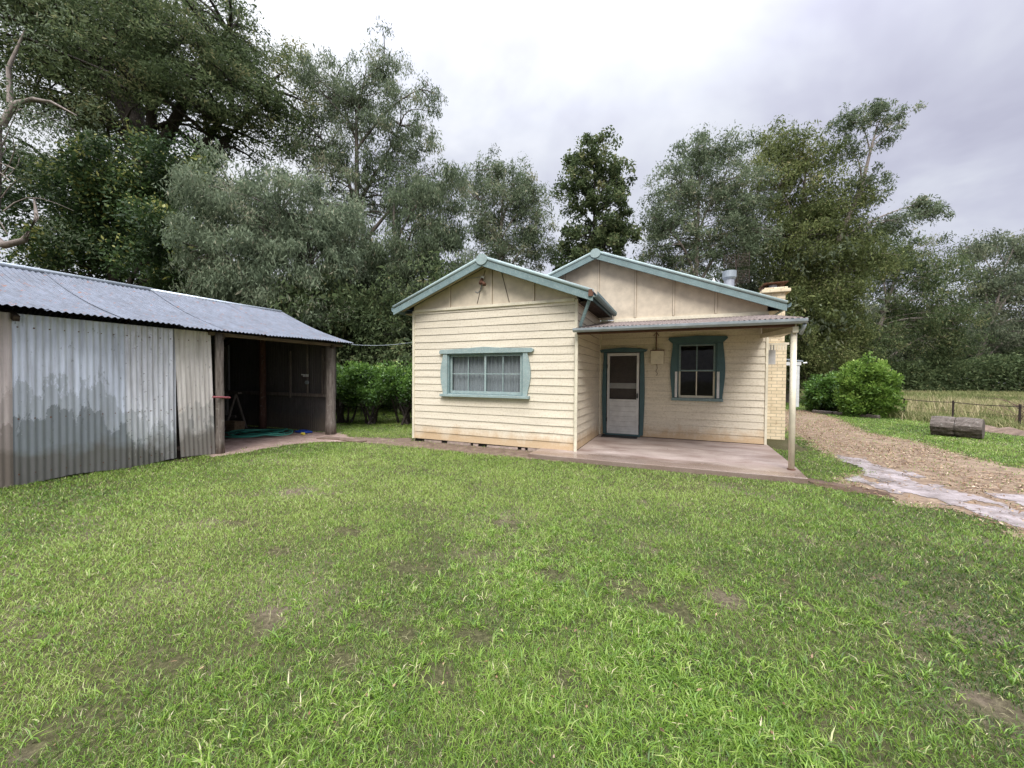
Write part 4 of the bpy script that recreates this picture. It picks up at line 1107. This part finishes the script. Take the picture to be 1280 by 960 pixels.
T_('big_dark', 'huge spreading dark fine-leaved tree towering over the shed', LM['dark'], M['bark_dark'], 760, 210, .145, .052, .25, .86, .62, name='spreading_tree', flat=.42, shell=.6, nlimb=9, fork=.75)
T_('broadleaf', 'dense glossy dark green tree with yellowish tips behind the shed roof', LM['broad'], M['bark_dark'], 330, 210, .14, .065, .15, .62, .22, name='evergreen_tree', shell=.4, top_bias=.5)
T_('weeping', 'silvery green weeping tree hanging low over the shed ridge', LM['weep'], M['bark_mid'], 330, 240, .16, .036, .55, .44, .2, name='weeping_tree', strand=1.1, shell=.45)
T_('tall_gum', 'tall wispy gum tree rising highest between the shed and the cottage', LM['gum'], M['bark_mid'], 380, 170, .16, .042, .55, .52, .26, strand=1.0, shell=.55, fork=.5)
T_('mid_gum', 'bushy grey green gum crowding the left corner of the cottage gable', LM['gum'], M['bark_mid'], 360, 230, .16, .042, .6, .52, .2, strand=1.0, shell=.5)
T_('round_gum', 'rounded twin headed gum behind the front gable ridge', LM['gum'], M['bark_pale'], 310, 140, .17, .05, .45, .55, .2, strand=.9, shell=.5)
T_('dark_tree', 'upright very dark leafy tree standing alone between the two gable ridges', LM['dark'], M['bark_dark'], 330, 85, .20, .095, .2, .40, .2, name='upright_tree', shell=.55)
T_('wide_gum', 'broad gum crown directly behind the main roof, left of the metal flue', LM['gum'], M['bark_pale'], 500, 125, .18, .052, .4, .58, .24, strand=.7, shell=.5)
T_('tall_gum_right', 'dense tall gum behind the aerial and the chimney', LM['olive'], M['bark_pale'], 640, 130, .2, .06, .4, .70, .26, strand=1.0, shell=.5)
T_('leaning_gum', 'sparse leaning gum with open tufts against the sky, reaching right', LM['gum'], M['bark_pale'], 250, 62, .18, .052, .4, .36, .2, shell=.6, lean=(.05, .02), thin_limbs=.8, fork=.9)
T_('olive_tree', 'olive green tree with low skirts right behind the chimney', LM['olive'], M['bark_mid'], 330, 190, .15, .055, .3, .6, .16, name='olive_green_tree', shell=.45)
T_('dark_gum', 'dim grey green gum mass behind the bright round bush', LM['dark'], M['bark_pale'], 480, 140, .24, .075, .5, 1.0, .26, strand=.9, shell=.5)
T_('far_gum', 'pale distant gum at the end of the paddock, farthest along the tree line', LM['far'], M['bark_pale'], 420, 110, .3, .10, .5, 1.15, .28, strand=.8, shell=.5)

# understory: shrubs and smaller trees that close the view under the crowns
def blob(r, h, n=4):
    return [(rng.normal() * r * .4, rng.normal() * r * .4, h * (.35 + .5 * i / max(1, n - 1)), r * rng.uniform(.7, 1), r * rng.uniform(.7, 1), h * .28) for i in range(n)]
under = [(-12.6, 11.6, 2.4, 5.0, 'dark leafy shrub in the shade behind the clipped hedge'),
         (-9.6, 13.6, 2.6, 5.5, 'taller shade shrub filling the gap beside the cottage corner'),
         (-15.8, 12.5, 2.5, 6.0, 'shade shrub behind the shed gable end'),
         (-19.5, 10.0, 2.6, 5.5, 'shade shrub hugging the back of the shed')]
for x, y, r, h, lb in under:
    tree('shade_shrub', (x, y), blob(r, h, 5), lb, LM['dark'], M['bark_dark'], 150, 130, .16, .07, .4, .6, .09, cat='shrub', group='shade shrubs behind the shed', shell=.45)
# further row seen through the crowns: copies of one background tree
bg = tree('background_tree', (-26, 30), blob(4.2, 13, 8), 'grey green tree in the row standing behind the nearer gums', LM['far'], M['bark_mid'], 300, 100, .32, .11, .5, 1.15, .22, cat='tree', group='background trees', strand=.8, shell=.5)
def copy_tree(o, x, y, rz, s, label=None):
    r = o.copy(); COL.objects.link(r); r.location = (x, y, 0); r.rotation_euler.z = rz; r.scale = (s, s, s * rng.uniform(.9, 1.1))
    if label: r['label'] = label
    for ch in o.children:
        k = ch.copy(); COL.objects.link(k); k.parent = r
    return r
rows = [(5.2, 35.0, .9, .98), (-33, 18, 0.1, 0.9), (-17, 33, 1.3, 0.62), (-9, 36, 2.2, 0.6), (-1, 38, 3.3, 0.62), (-24, 22, 4.2, 0.75), (14.4, 56.3, 3.2, 0.72), (22.2, 66.2, 0.3, 0.85), (27.1, 66.1, 3.6, 0.78), (35.2, 76.1, 1.4, 0.85), (36.2, 70.0, 1.1, 0.72), (45.3, 78.2, 4.4, 0.85), (46.7, 73.4, 1.5, 0.8), (60.3, 85.8, 4.2, 0.95), (62.5, 81.3, 2.4, 0.9), (74.9, 88.8, 1.7, 0.95)]
for x, y, rz, s_ in rows:
    o = copy_tree(bg, x, y, rz, s_, 'grey green tree in the far line closing off the paddock' if x > 15 else None)
    if x > 15: o['group'] = 'far trees behind the paddock'

# low dark scrub at the foot of the far tree line
n = 60000
t = rng.random(n); x = 12.6 + 46.1 * t; y = 52.2 + 19.8 * t + rng.normal(0, 1.6, n) + 1.5 * np.sin(t * 21)
hz = 4.5 * vnoise(x, y * 0, 3.0, 3) + 1.6
z = rng.random(n) * hz
V, F = leaves(np.stack([x, y, z], 1), rng.normal(size=(n, 3)), .34 * rng.uniform(.6, 1.4, n), .14 * rng.uniform(.6, 1.4, n))
o = fast_mesh('undergrowth', V, F, LM['dark'], np.clip(rng.normal(.4, .22, n), 0, 1)); tag(o, 'dim scrub along the foot of the far tree line', 'undergrowth', kind='stuff')
n = 70000
t = rng.random(n); x = -24 + 24 * t; y = 12.5 + 6 * t + rng.normal(0, 1.2, n) + 1.2 * np.sin(t * 17)
z = rng.random(n) ** 1.2 * (2.5 * vnoise(x, y * 0, 2.0, 3) + 1.0)
V, F = leaves(np.stack([x, y, z], 1), rng.normal(size=(n, 3)), .20 * rng.uniform(.6, 1.4, n), .08 * rng.uniform(.6, 1.4, n))
o = fast_mesh('undergrowth', V, F, LM['dark'], np.clip(rng.normal(.4, .22, n), 0, 1)); tag(o, 'shady scrub on the ground behind the shed and cottage', 'undergrowth', kind='stuff')

# shrubs with shape of their own
def shrub(name, base, r, h, label, mat, n_clump, per, L, W, droop=.1, stems=6, cat='shrub', group=None, zlow=.15, flat=1.0, stem_r=.035, spread=.3, lift=0.0):
    bx, by = base
    root = empty(name, (bx, by, 0), label, cat, group)
    ph = rng.random(n_clump) * 2 * PI; ct = rng.random(n_clump) ** .6
    rr = r * (.35 + .65 * rng.random(n_clump) ** .4) * (1 + .16 * np.sin(ph * 2 + bx) + .12 * np.sin(ph * 5 + by)) * rng.uniform(.8, 1.15, n_clump)
    zz = zlow + (h - zlow - .1) * rng.random(n_clump)
    env = np.sqrt(np.clip(1 - ((zz - (zlow + (h - zlow) * .42)) / ((h - zlow) * .62)) ** 2, .05, 1))
    c = np.stack([np.cos(ph) * rr * env, np.sin(ph) * rr * env, zz + .16 * np.sin(ph * 3) + np.where(rng.random(n_clump) < .10, rng.uniform(.05, .3, n_clump), 0)], 1)
    tm = MB()
    for k in range(stems):
        j = int(rng.integers(0, n_clump)); a0 = np.array([rng.normal() * .12, rng.normal() * .12, -.03])
        cv = limb_curve(a0, c[j], .05, 6, .06)
        tm.tube([tuple(p + np.array([bx, by, 0])) for p in cv], [stem_r * (1 - .7 * i / 6) for i in range(7)], 6, False)
    tm.build('stem', M['bark_dark'], root, smooth=True, recalc=False)
    own = np.repeat(np.arange(n_clump), per); n = len(own)
    v = rng.normal(size=(n, 3)); v /= np.linalg.norm(v, axis=1, keepdims=True)
    p = v * (rng.random(n) ** .4)[:, None] * spread; p[:, 2] *= flat
    C = c[own] + p; C[:, 2] = np.maximum(C[:, 2], .06)
    dirs = v * 1.0 + rng.normal(size=(n, 3)) * .5 + np.array([0, 0, .3 - droop])
    V, F = leaves(C, dirs, L * rng.uniform(.6, 1.4, n), W * rng.uniform(.6, 1.4, n))
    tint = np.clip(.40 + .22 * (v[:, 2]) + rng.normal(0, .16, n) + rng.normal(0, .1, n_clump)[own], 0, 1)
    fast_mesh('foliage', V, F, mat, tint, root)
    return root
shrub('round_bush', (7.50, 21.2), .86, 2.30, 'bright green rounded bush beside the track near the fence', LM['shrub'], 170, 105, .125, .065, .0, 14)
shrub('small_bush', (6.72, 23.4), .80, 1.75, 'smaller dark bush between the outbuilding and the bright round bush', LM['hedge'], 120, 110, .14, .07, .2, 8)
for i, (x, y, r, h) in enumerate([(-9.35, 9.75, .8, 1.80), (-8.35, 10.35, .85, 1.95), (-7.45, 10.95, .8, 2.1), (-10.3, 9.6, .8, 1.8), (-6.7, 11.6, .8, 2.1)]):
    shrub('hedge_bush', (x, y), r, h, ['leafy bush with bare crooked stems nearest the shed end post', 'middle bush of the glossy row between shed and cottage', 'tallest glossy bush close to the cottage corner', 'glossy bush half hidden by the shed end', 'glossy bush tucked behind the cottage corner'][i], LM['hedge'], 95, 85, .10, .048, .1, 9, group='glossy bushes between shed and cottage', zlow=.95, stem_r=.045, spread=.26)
# far left bare gum with twisted pale limbs
root = empty('bare_gum', (-21.9, 4.9, 0), 'pale bare limbed gum leaning past the far end of the shed roof', 'tree')
tm = MB()
tm.tube([(-21.9, 4.9, -.1), (-21.9, 4.9, 3.5), (-21.6, 4.95, 5.6), (-21.25, 5.05, 7.6), (-21.1, 5.1, 9.8), (-21.4, 5.0, 11.2), (-22.0, 4.7, 12.6)], [.42, .36, .26, .20, .15, .10, .04], 12, False)
tm.tube([(-20.9, 5.2, 9.9), (-20.5, 5.35, 10.6), (-19.9, 5.6, 10.75), (-19.2, 5.8, 10.6), (-18.3, 6.1, 10.1)], [.10, .09, .07, .045, .015], 8, False)
tm.tube([(-20.6, 5.3, 10.6), (-20.7, 5.3, 11.8), (-20.1, 5.5, 13.0)], [.08, .06, .02], 8, False)
tm.tube([(-21.8, 4.9, 5.6), (-21.0, 5.2, 5.0), (-20.2, 5.4, 4.6), (-19.4, 5.7, 4.3), (-18.6, 6.0, 4.25)], [.26, .20, .15, .10, .03], 10, False)
tm.tube([(-21.5, 4.9, 6.4), (-20.9, 5.2, 5.9), (-20.4, 5.5, 6.1), (-20.1, 5.7, 6.9), (-20.3, 5.7, 7.6)], [.16, .12, .10, .06, .02], 8, False)
for k in range(12):
    a0 = np.array([-20.9 + rng.normal() * .4, 5.2, rng.uniform(5.5, 11)]); b0 = a0 + np.array([rng.normal() * 1.2, rng.normal() * 1.0, rng.uniform(.2, 1.6)])
    tm.tube([tuple(p) for p in limb_curve(a0, b0, .1, 5, .1)], [.022 * (1 - .8 * i / 5) for i in range(6)], 5, False)
tm.build('trunk', M['bark_pale'], root, smooth=True, recalc=False)
n = 5200; cc = np.array([-20.8, 5.2, 9.0]) + rng.normal(size=(60, 3)) * np.array([1.3, 1.2, 2.4]); own = rng.integers(0, 60, n)
C = cc[own] + rng.normal(size=(n, 3)) * .3
V, F = leaves(C, rng.normal(size=(n, 3)) + np.array([0, 0, -1]), .15 * rng.uniform(.7, 1.3, n), .04 * rng.uniform(.7, 1.3, n))
fast_mesh('crown', V, F, LM['gum'], np.clip(rng.normal(.45, .2, n), 0, 1), root, off=root.location)

# dry shrub beyond the fence
root = empty('dry_shrub', (11.3, 18.6, 0), 'leafless reddish brown scrubby bush beyond the paddock fence', 'shrub')
tm = MB()
for k in range(130):
    b0 = np.array([rng.normal() * .7, rng.normal() * .6, rng.uniform(.3, 1.15)])
    tm.tube([tuple(p + np.array([11.3, 18.6, 0])) for p in limb_curve(np.array([rng.normal() * .35, rng.normal() * .3, 0]), b0, .12, 4, .1)], [.011, .009, .007, .006, .004], 4, False)
tm.build('twigs', simple('dry red twigs', (.17, .10, .075), .8), root, recalc=False)

# ------------------------------------------------------------------ grass
def blades(x, y, h, w, lean, tint, name, mat, label, zb=0.0, curl=1.0):
    n = len(x)
    a = rng.random(n) * 2 * PI; dx = np.cos(a); dy = np.sin(a)
    px_, py_ = -dy, dx
    # turn some width towards an arbitrary angle so that blades never line up
    b2 = rng.random(n) * 2 * PI; wx = np.cos(b2) * w * .5; wy = np.sin(b2) * w * .5
    l1 = lean * h * .35; l2 = lean * h * (1.0)
    z1 = h * .55; z2 = h * np.sqrt(np.clip(1 - (lean * .75) ** 2, .08, 1)) * curl
    V = np.empty((n, 5, 3), np.float32)
    V[:, 0] = np.stack([x - wx, y - wy, np.full(n, zb) - .004], 1); V[:, 1] = np.stack([x + wx, y + wy, np.full(n, zb) - .004], 1)
    mx = x + dx * l1; my = y + dy * l1
    z1 = np.minimum(z1, z2 * .8)
    V[:, 2] = np.stack([mx + wx * .85, my + wy * .85, zb + z1], 1); V[:, 3] = np.stack([mx - wx * .85, my - wy * .85, zb + z1], 1)
    V[:, 4] = np.stack([x + dx * l2, y + dy * l2, zb + z2], 1)
    i = np.arange(n)[:, None] * 5
    F = np.concatenate([i + np.array([[0, 1, 2]]), i + np.array([[0, 2, 3]]), i + np.array([[3, 2, 4]])], 1).reshape(-1, 3)
    o = fast_mesh(name, V.reshape(-1, 3), F, mat, np.repeat(tint, 3))
    tag(o, label, 'grass', kind='stuff')
    return o
SLABP = [(-2.75, 7.02), (1.95, 7.08), (1.97, 10.6), (-1.9, 10.6), (-2.0, 7.7)]
HOUSEP = [(-6.02, 7.76), (-1.9, 7.76), (-1.9, 10.3), (2.7, 10.3), (2.7, 18), (-6.02, 18)]
def blocked(x, y):
    j = rng.normal(0, .05, len(x)); k = rng.normal(0, .05, len(x))
    b_ = np.zeros(len(x), bool)
    for P in (SLABP, HOUSEP, SHEDF): b_ |= inpoly(x, y, P)
    for P in (PATH1, PATH2, FRONT, APRON, SIDE):
        b_ |= inpoly(x + j, y + k, P) & (rng.random(len(x)) < .96)
    li = inpoly(x + j * 3, y + k * 3, LITTER) & (rng.random(len(x)) < .93)
    return b_ | li
BARE = [(-1.68, 1.57, .13), (-2.08, 2.53, .15), (-1.9, 2.62, .10), (-3.04, 2.95, .15), (-3.28, 2.34, .12), (-1.08, 2.05, .14), (-.29, 2.97, .22), (-.05, 2.86, .16), (.09, 2.78, .14), (.36, 3.15, .16), (-1.15, 1.68, .13), (-2.54, 1.19, .10), (-2.46, 1.64, .14), (.82, 3.3, .10), (1.45, 2.61, .12), (-1.63, 3.82, .2), (-4.78, 3.65, .22), (-.9, 2.95, .12), (-2.54, .68, .10), (-1.5, 1.9, .08), (-.5, 1.95, .09), (-4.3, 2.6, .12)]
def bare(x, y):
    """0 where soil shows"""
    m_ = np.ones(len(x))
    for bx, by, r in BARE:
        d_ = np.hypot(x - bx, (y - by) * 1.3) / r
        m_ = np.minimum(m_, np.clip(d_ * 1.1 - .55 + (vnoise(x, y, .10, 2) - .5) * 1.3, 0.04, 1))
    nn = vnoise(x + 40, y + 9, .55, 4)
    m_ = np.minimum(m_, np.clip((.80 - nn) * 8, .5, 1))
    return m_
def polar(n, r0, r1, power):
    """points with density falling as r**-power, all round the view"""
    u = rng.random(n); e = 2 - power
    r = (r0 ** e + u * (r1 ** e - r0 ** e)) ** (1 / e)
    th = .4061 + PI / 2 + rng.uniform(-1.12, 1.12, n)
    return np.cos(th) * r, np.sin(th) * r, r
x, y, r = polar(1350000, .85, 34, 1.30)
keep = ~blocked(x, y) & (rng.random(len(x)) < bare(x, y))
x, y, r = x[keep], y[keep], r[keep]
patch = vnoise(x, y, 1.9, 3); fine = vnoise(x + 7, y - 3, .35, 3)
scale_r = np.clip((r / 3.0), .8, 8)
h = (.020 + .020 * rng.random(len(x))) * (.7 + .7 * fine) * np.clip(scale_r ** .22, 1, 1.5)
w = .0030 * scale_r ** .72 * rng.uniform(.7, 1.4, len(x))
lean = rng.uniform(.6, 1.28, len(x))
cool = vnoise(x + 3, y + 21, 3.2, 2)
tint = .49 + (patch - .5) * .55 + (fine - .5) * .40 + rng.normal(0, .18, len(x))
front = np.exp(-(((x + 2.8) / 3.2) ** 2 + ((y - 5.6) / 1.5) ** 2))
tint += .30 * front
# yellower towards the left by the shed, darker in the right foreground
tint += .10 * np.clip((-x - 1.0) / 4, 0, 1) - .14 * np.clip((x - .1) / 1.8, 0, 1) * (r < 5.5)
tint = np.minimum(tint, .80)
tint = np.where(rng.random(len(x)) < .03 + .03 * (patch > .6) - .025 * front, rng.uniform(.88, 1, len(x)), tint)
# dead thatch lying flat among the blades
nth = 40000
xt, yt, rt = polar(nth, .9, 16, 1.3); kt = ~blocked(xt, yt) & (rng.random(nth) < np.clip((vnoise(xt + 5, yt + 70, .8, 3) - .30) * 2.2, .1, 1))
xt, yt, rt = xt[kt], yt[kt], rt[kt]; st = np.clip(rt / 3, .8, 8)
x = np.concatenate([x, xt]); y = np.concatenate([y, yt]); r = np.concatenate([r, rt]); h = np.concatenate([h, rng.uniform(.03, .055, len(xt)) * np.clip(st ** .22, 1, 1.5)])
w = np.concatenate([w, .0022 * st ** .72 * rng.uniform(.7, 1.3, len(xt))]); lean = np.concatenate([lean, rng.uniform(1.15, 1.33, len(xt))]); tint = np.concatenate([tint, rng.uniform(.84, 1, len(xt))])
blades(x, y, h, w, lean, np.clip(tint, 0, 1), 'lawn', M['grass'], 'short mown green lawn in front of the cottage and shed')

# coarse runner-grass tufts in the foreground
def tufts(nt, cx, cy, nb, h0, h1, w0, name, label, tbase):
    own = np.repeat(np.arange(nt), nb); n = len(own)
    hh = rng.uniform(h0, h1, nt)[own] * rng.uniform(.6, 1.15, n)
    x = cx[own] + rng.normal(0, .016, n); y = cy[own] + rng.normal(0, .016, n)
    tint = np.clip(tbase + rng.normal(0, .10, nt)[own] + rng.normal(0, .11, n) + np.where(rng.random(n) < .05, .3, 0), 0, 1)
    blades(x, y, hh, w0 * rng.uniform(.7, 1.35, n), rng.uniform(.85, 1.32, n), tint, name, M['grass'], label)
x, y, r = polar(19000, 1.0, 5.6, 1.2)
zone = vnoise(x + 2, y + 50, 1.1, 3)
ctr = np.exp(-(((x + .1) / 1.7) ** 2 + ((y - 2.5) / 1.3) ** 2)) + .75 * np.exp(-(((x - 1.7) / 1.0) ** 2 + ((y - 1.9) / 1.1) ** 2)) + .45 * np.exp(-((r - 1.7) / .5) ** 2)
keep = (rng.random(len(x)) < np.clip((zone - .40) * 2.6, 0, 1) * np.clip(ctr, 0, 1)) & (rng.random(len(x)) < bare(x, y) + .15)
x, y = x[keep], y[keep]
tufts(len(x), x, y, 11, .03, .078, .0062, 'tuft_grass', 'coarse broad bladed grass tufts across the foreground lawn', .56)
x, y, r = polar(6000, 1.2, 9, 1.3)
keep = (vnoise(x + 30, y + 5, .9, 3) > .58) & ~blocked(x, y)
x, y = x[keep], y[keep]
tufts(len(x), x, y, 8, .035, .075, .006, 'weed_grass', 'scattered lighter weedy tufts in the lawn', .60)

# paddock: rank tall grass beyond the fence
n = 300000
t = rng.random(n); u = rng.random(n)
ya = 11 + 58 * u ** 1.15
xf = np.interp(ya, [10, 12.6, 14.9, 17.2, 19.2, 21.2, 23.9, 30, 50, 70], [12.0, 11.2, 10.5, 9.85, 9.3, 8.8, 7.6, 8, 10, 14])
x = xf + 42 * t ** 1.3; y = ya
pn = vnoise(x, y, 2.2, 3)
dd = np.hypot(x, y)
h = (.12 + .30 * rng.random(n)) * (.4 + 1.1 * pn) * np.clip((dd - 14) / 26, .35, 1.5)
blades(x, y, h, (.010 + .0009 * dd), rng.uniform(.1, .7, n), np.clip(.1 + .75 * vnoise(x + 9, y, 5, 3) + rng.normal(0, .16, n), 0, 1), 'paddock_grass', M['tallgrass'], 'rank seeding grass in the paddock beyond the fence')
# grass under the hedge and beyond the house left is part of the lawn; weedy fringe along the fence
n = 14000
t = rng.random(n); k = (t * (len(FP) - 1)).astype(int); f = t * (len(FP) - 1) - k
fp = np.array(FP); x = fp[k, 0] * (1 - f) + fp[k + 1, 0] * f + rng.normal(0, .25, n); y = fp[k, 1] * (1 - f) + fp[k + 1, 1] * f + rng.normal(0, .2, n)
blades(x, y, rng.uniform(.08, .42, n), np.full(n, .018), rng.uniform(.1, .8, n), np.clip(rng.normal(.45, .25, n), 0, 1), 'fence_weeds', M['tallgrass'], 'unmown weeds along the foot of the paddock fence')

n = 9000
x = rng.uniform(9.5, 22, n); y = rng.uniform(15, 34, n); ok = (x > np.interp(y, [15, 17.2, 19.2, 21.2, 24, 34], [10.7, 10.1, 9.5, 9.1, 8.5, 9])) & (vnoise(x, y, 1.4, 3) > .58)
x, y = x[ok], y[ok]; n = len(x)
blades(x, y, rng.uniform(.35, .85, n), np.full(n, .03), rng.uniform(.1, .6, n), np.clip(rng.normal(.8, .15, n), 0, 1), 'paddock_canes', M['tallgrass'], 'dry tan canes standing in the paddock grass')
# fallen leaves on the track
n = 70000
x = rng.uniform(2.3, 9.5, n); y = 2.2 + 22 * rng.random(n) ** 1.3
ok = inpoly(x + rng.normal(0, .12, n), y + rng.normal(0, .12, n), LITTER)
onp = (inpoly(x, y, PATH1) | inpoly(x, y, PATH2)) & (rng.random(n) < .80)
ok &= ~onp & (vnoise(x, y, .8, 3) > .34)
x, y = x[ok], y[ok]; n = len(x)
d = rng.normal(size=(n, 3)); d[:, 2] *= .25
V, F = leaves(np.stack([x, y, .012 + .02 * rng.random(n)], 1), d, .050 * rng.uniform(.4, 1.6, n), .014 * rng.uniform(.5, 1.8, n), np.stack([rng.normal(0, .3, n), rng.normal(0, .3, n), np.ones(n)], 1))
o = fast_mesh('leaf_litter', V, F, M['debris'], np.clip(rng.normal(.5, .24, n), 0, 1)); tag(o, 'brown fallen leaves and bark strewn over the track', 'leaf litter', kind='stuff')
n = 800
x, y, r = polar(n, 1.2, 12, 1.2); ok = ~inpoly(x, y, HOUSEP) & ~inpoly(x, y, SHEDF); x, y = x[ok], y[ok]; n = len(x)
d = rng.normal(size=(n, 3)); d[:, 2] *= .3
zz = np.where(inpoly(x, y, SLABP), .095, .03)
V, F = leaves(np.stack([x, y, zz], 1), d, .026 * rng.uniform(.4, 1.5, n), .009 * rng.uniform(.6, 1.6, n), np.stack([rng.normal(0, .4, n), rng.normal(0, .4, n), np.ones(n)], 1))
o = fast_mesh('leaf_litter', V, F, M['debris'], np.clip(rng.normal(.38, .22, n), 0, 1)); tag(o, 'a few dry leaves scattered over the lawn and porch', 'leaf litter', kind='stuff')

# ------------------------------------------------------------------ sky, sun, camera
EL, AZ = math.radians(48), math.radians(158)   # azimuth clockwise from +Y
w = bpy.data.worlds.new('World'); S.world = w; w.use_nodes = True
nt = w.node_tree; nt.nodes.clear()
out = nt.nodes.new('ShaderNodeOutputWorld')
sky = nt.nodes.new('ShaderNodeTexSky'); sky.sky_type = 'NISHITA'; sky.sun_disc = False; sky.sun_elevation = EL; sky.sun_rotation = AZ; sky.dust_density = 3
b1 = nt.nodes.new('ShaderNodeBackground'); b1.inputs[1].default_value = .10
nt.links.new(sky.outputs[0], b1.inputs[0])
tc = nt.nodes.new('ShaderNodeTexCoord'); sx = nt.nodes.new('ShaderNodeSeparateXYZ'); nt.links.new(tc.outputs['Generated'], sx.inputs[0])
zc = mth(nt, 'MAXIMUM', sx.outputs[2], 0.0)
den = mth(nt, 'ADD', zc, .25)
cx_ = nt.nodes.new('ShaderNodeCombineXYZ')
nt.links.new(mth(nt, 'DIVIDE', sx.outputs[0], den), cx_.inputs[0]); nt.links.new(mth(nt, 'DIVIDE', sx.outputs[1], den), cx_.inputs[1])
n1 = noise(nt, 1.3, 5, .55, cx_.outputs[0], .5)
n2 = noise(nt, 2.2, 5, .5, cx_.outputs[0], .3)
f = mth(nt, 'ADD', mth(nt, 'MULTIPLY', n1, .7), mth(nt, 'MULTIPLY', n2, .3))
# cloud thins towards the left of the view (world -x), thicker and bluer to the right
f = mth(nt, 'ADD', f, mth(nt, 'MULTIPLY', sx.outputs[0], -.10))
ccol = ramp(nt, f, [(.37, (.73, .73, .90)), (.45, (.85, .86, 1.02)), (.53, (1.03, 1.06, 1.17)), (.64, (1.28, 1.30, 1.36))])
b2 = nt.nodes.new('ShaderNodeBackground'); nt.links.new(ccol, b2.inputs[0])
lum = mth(nt, 'ADD', .345, mth(nt, 'MULTIPLY', mth(nt, 'POWER', zc, 7.0), 5.0))  # overhead sky boosted above the view to brighten walls and lawn
nt.links.new(lum, b2.inputs[1])
ms = nt.nodes.new('ShaderNodeMixShader'); ms.inputs[0].default_value = .92
nt.links.new(b1.outputs[0], ms.inputs[1]); nt.links.new(b2.outputs[0], ms.inputs[2]); nt.links.new(ms.outputs[0], out.inputs[0])

sl = bpy.data.lights.new('sun', 'SUN'); sl.energy = 1.5; sl.angle = math.radians(25); sl.color = (1, .97, .93)
so_ = bpy.data.objects.new('sun', sl); link(so_)
sd = Vector((math.sin(AZ) * math.cos(EL), math.cos(AZ) * math.cos(EL), math.sin(EL)))
so_.rotation_euler = (-sd).to_track_quat('-Z', 'Y').to_euler()

cam = bpy.data.cameras.new('camera'); co = bpy.data.objects.new('camera', cam); link(co); S.camera = co
cam.sensor_width = 36; cam.lens = 36 * 480.4 / 1280; cam.clip_end = 1500; cam.clip_start = .05
YAW, PIT, ROL = .4061, -.0185, .0076
R_ = Matrix.Rotation(YAW, 3, 'Z') @ Matrix.Rotation(PI / 2 + PIT, 3, 'X') @ Matrix.Rotation(ROL, 3, 'Z')
co.matrix_world = Matrix.Translation((0, 0, 1.6)) @ R_.to_4x4()

S.view_settings.view_transform = 'Standard'; S.view_settings.look = 'None'; S.view_settings.gamma = 1; S.view_settings.use_curve_mapping = False
S.view_settings.exposure = 1.08
S.render.engine = 'CYCLES'
cy = S.cycles; cy.max_bounces = 6; cy.diffuse_bounces = 3; cy.glossy_bounces = 3; cy.transmission_bounces = 4; cy.transparent_max_bounces = 6
cy.sample_clamp_indirect = 4; cy.use_adaptive_sampling = True; cy.adaptive_threshold = .01; cy.caustics_reflective = False; cy.caustics_refractive = False
S.render.use_persistent_data = False
cy.use_denoising = True
cy.denoising_prefilter = 'ACCURATE'
S.render.filter_size = 1.3
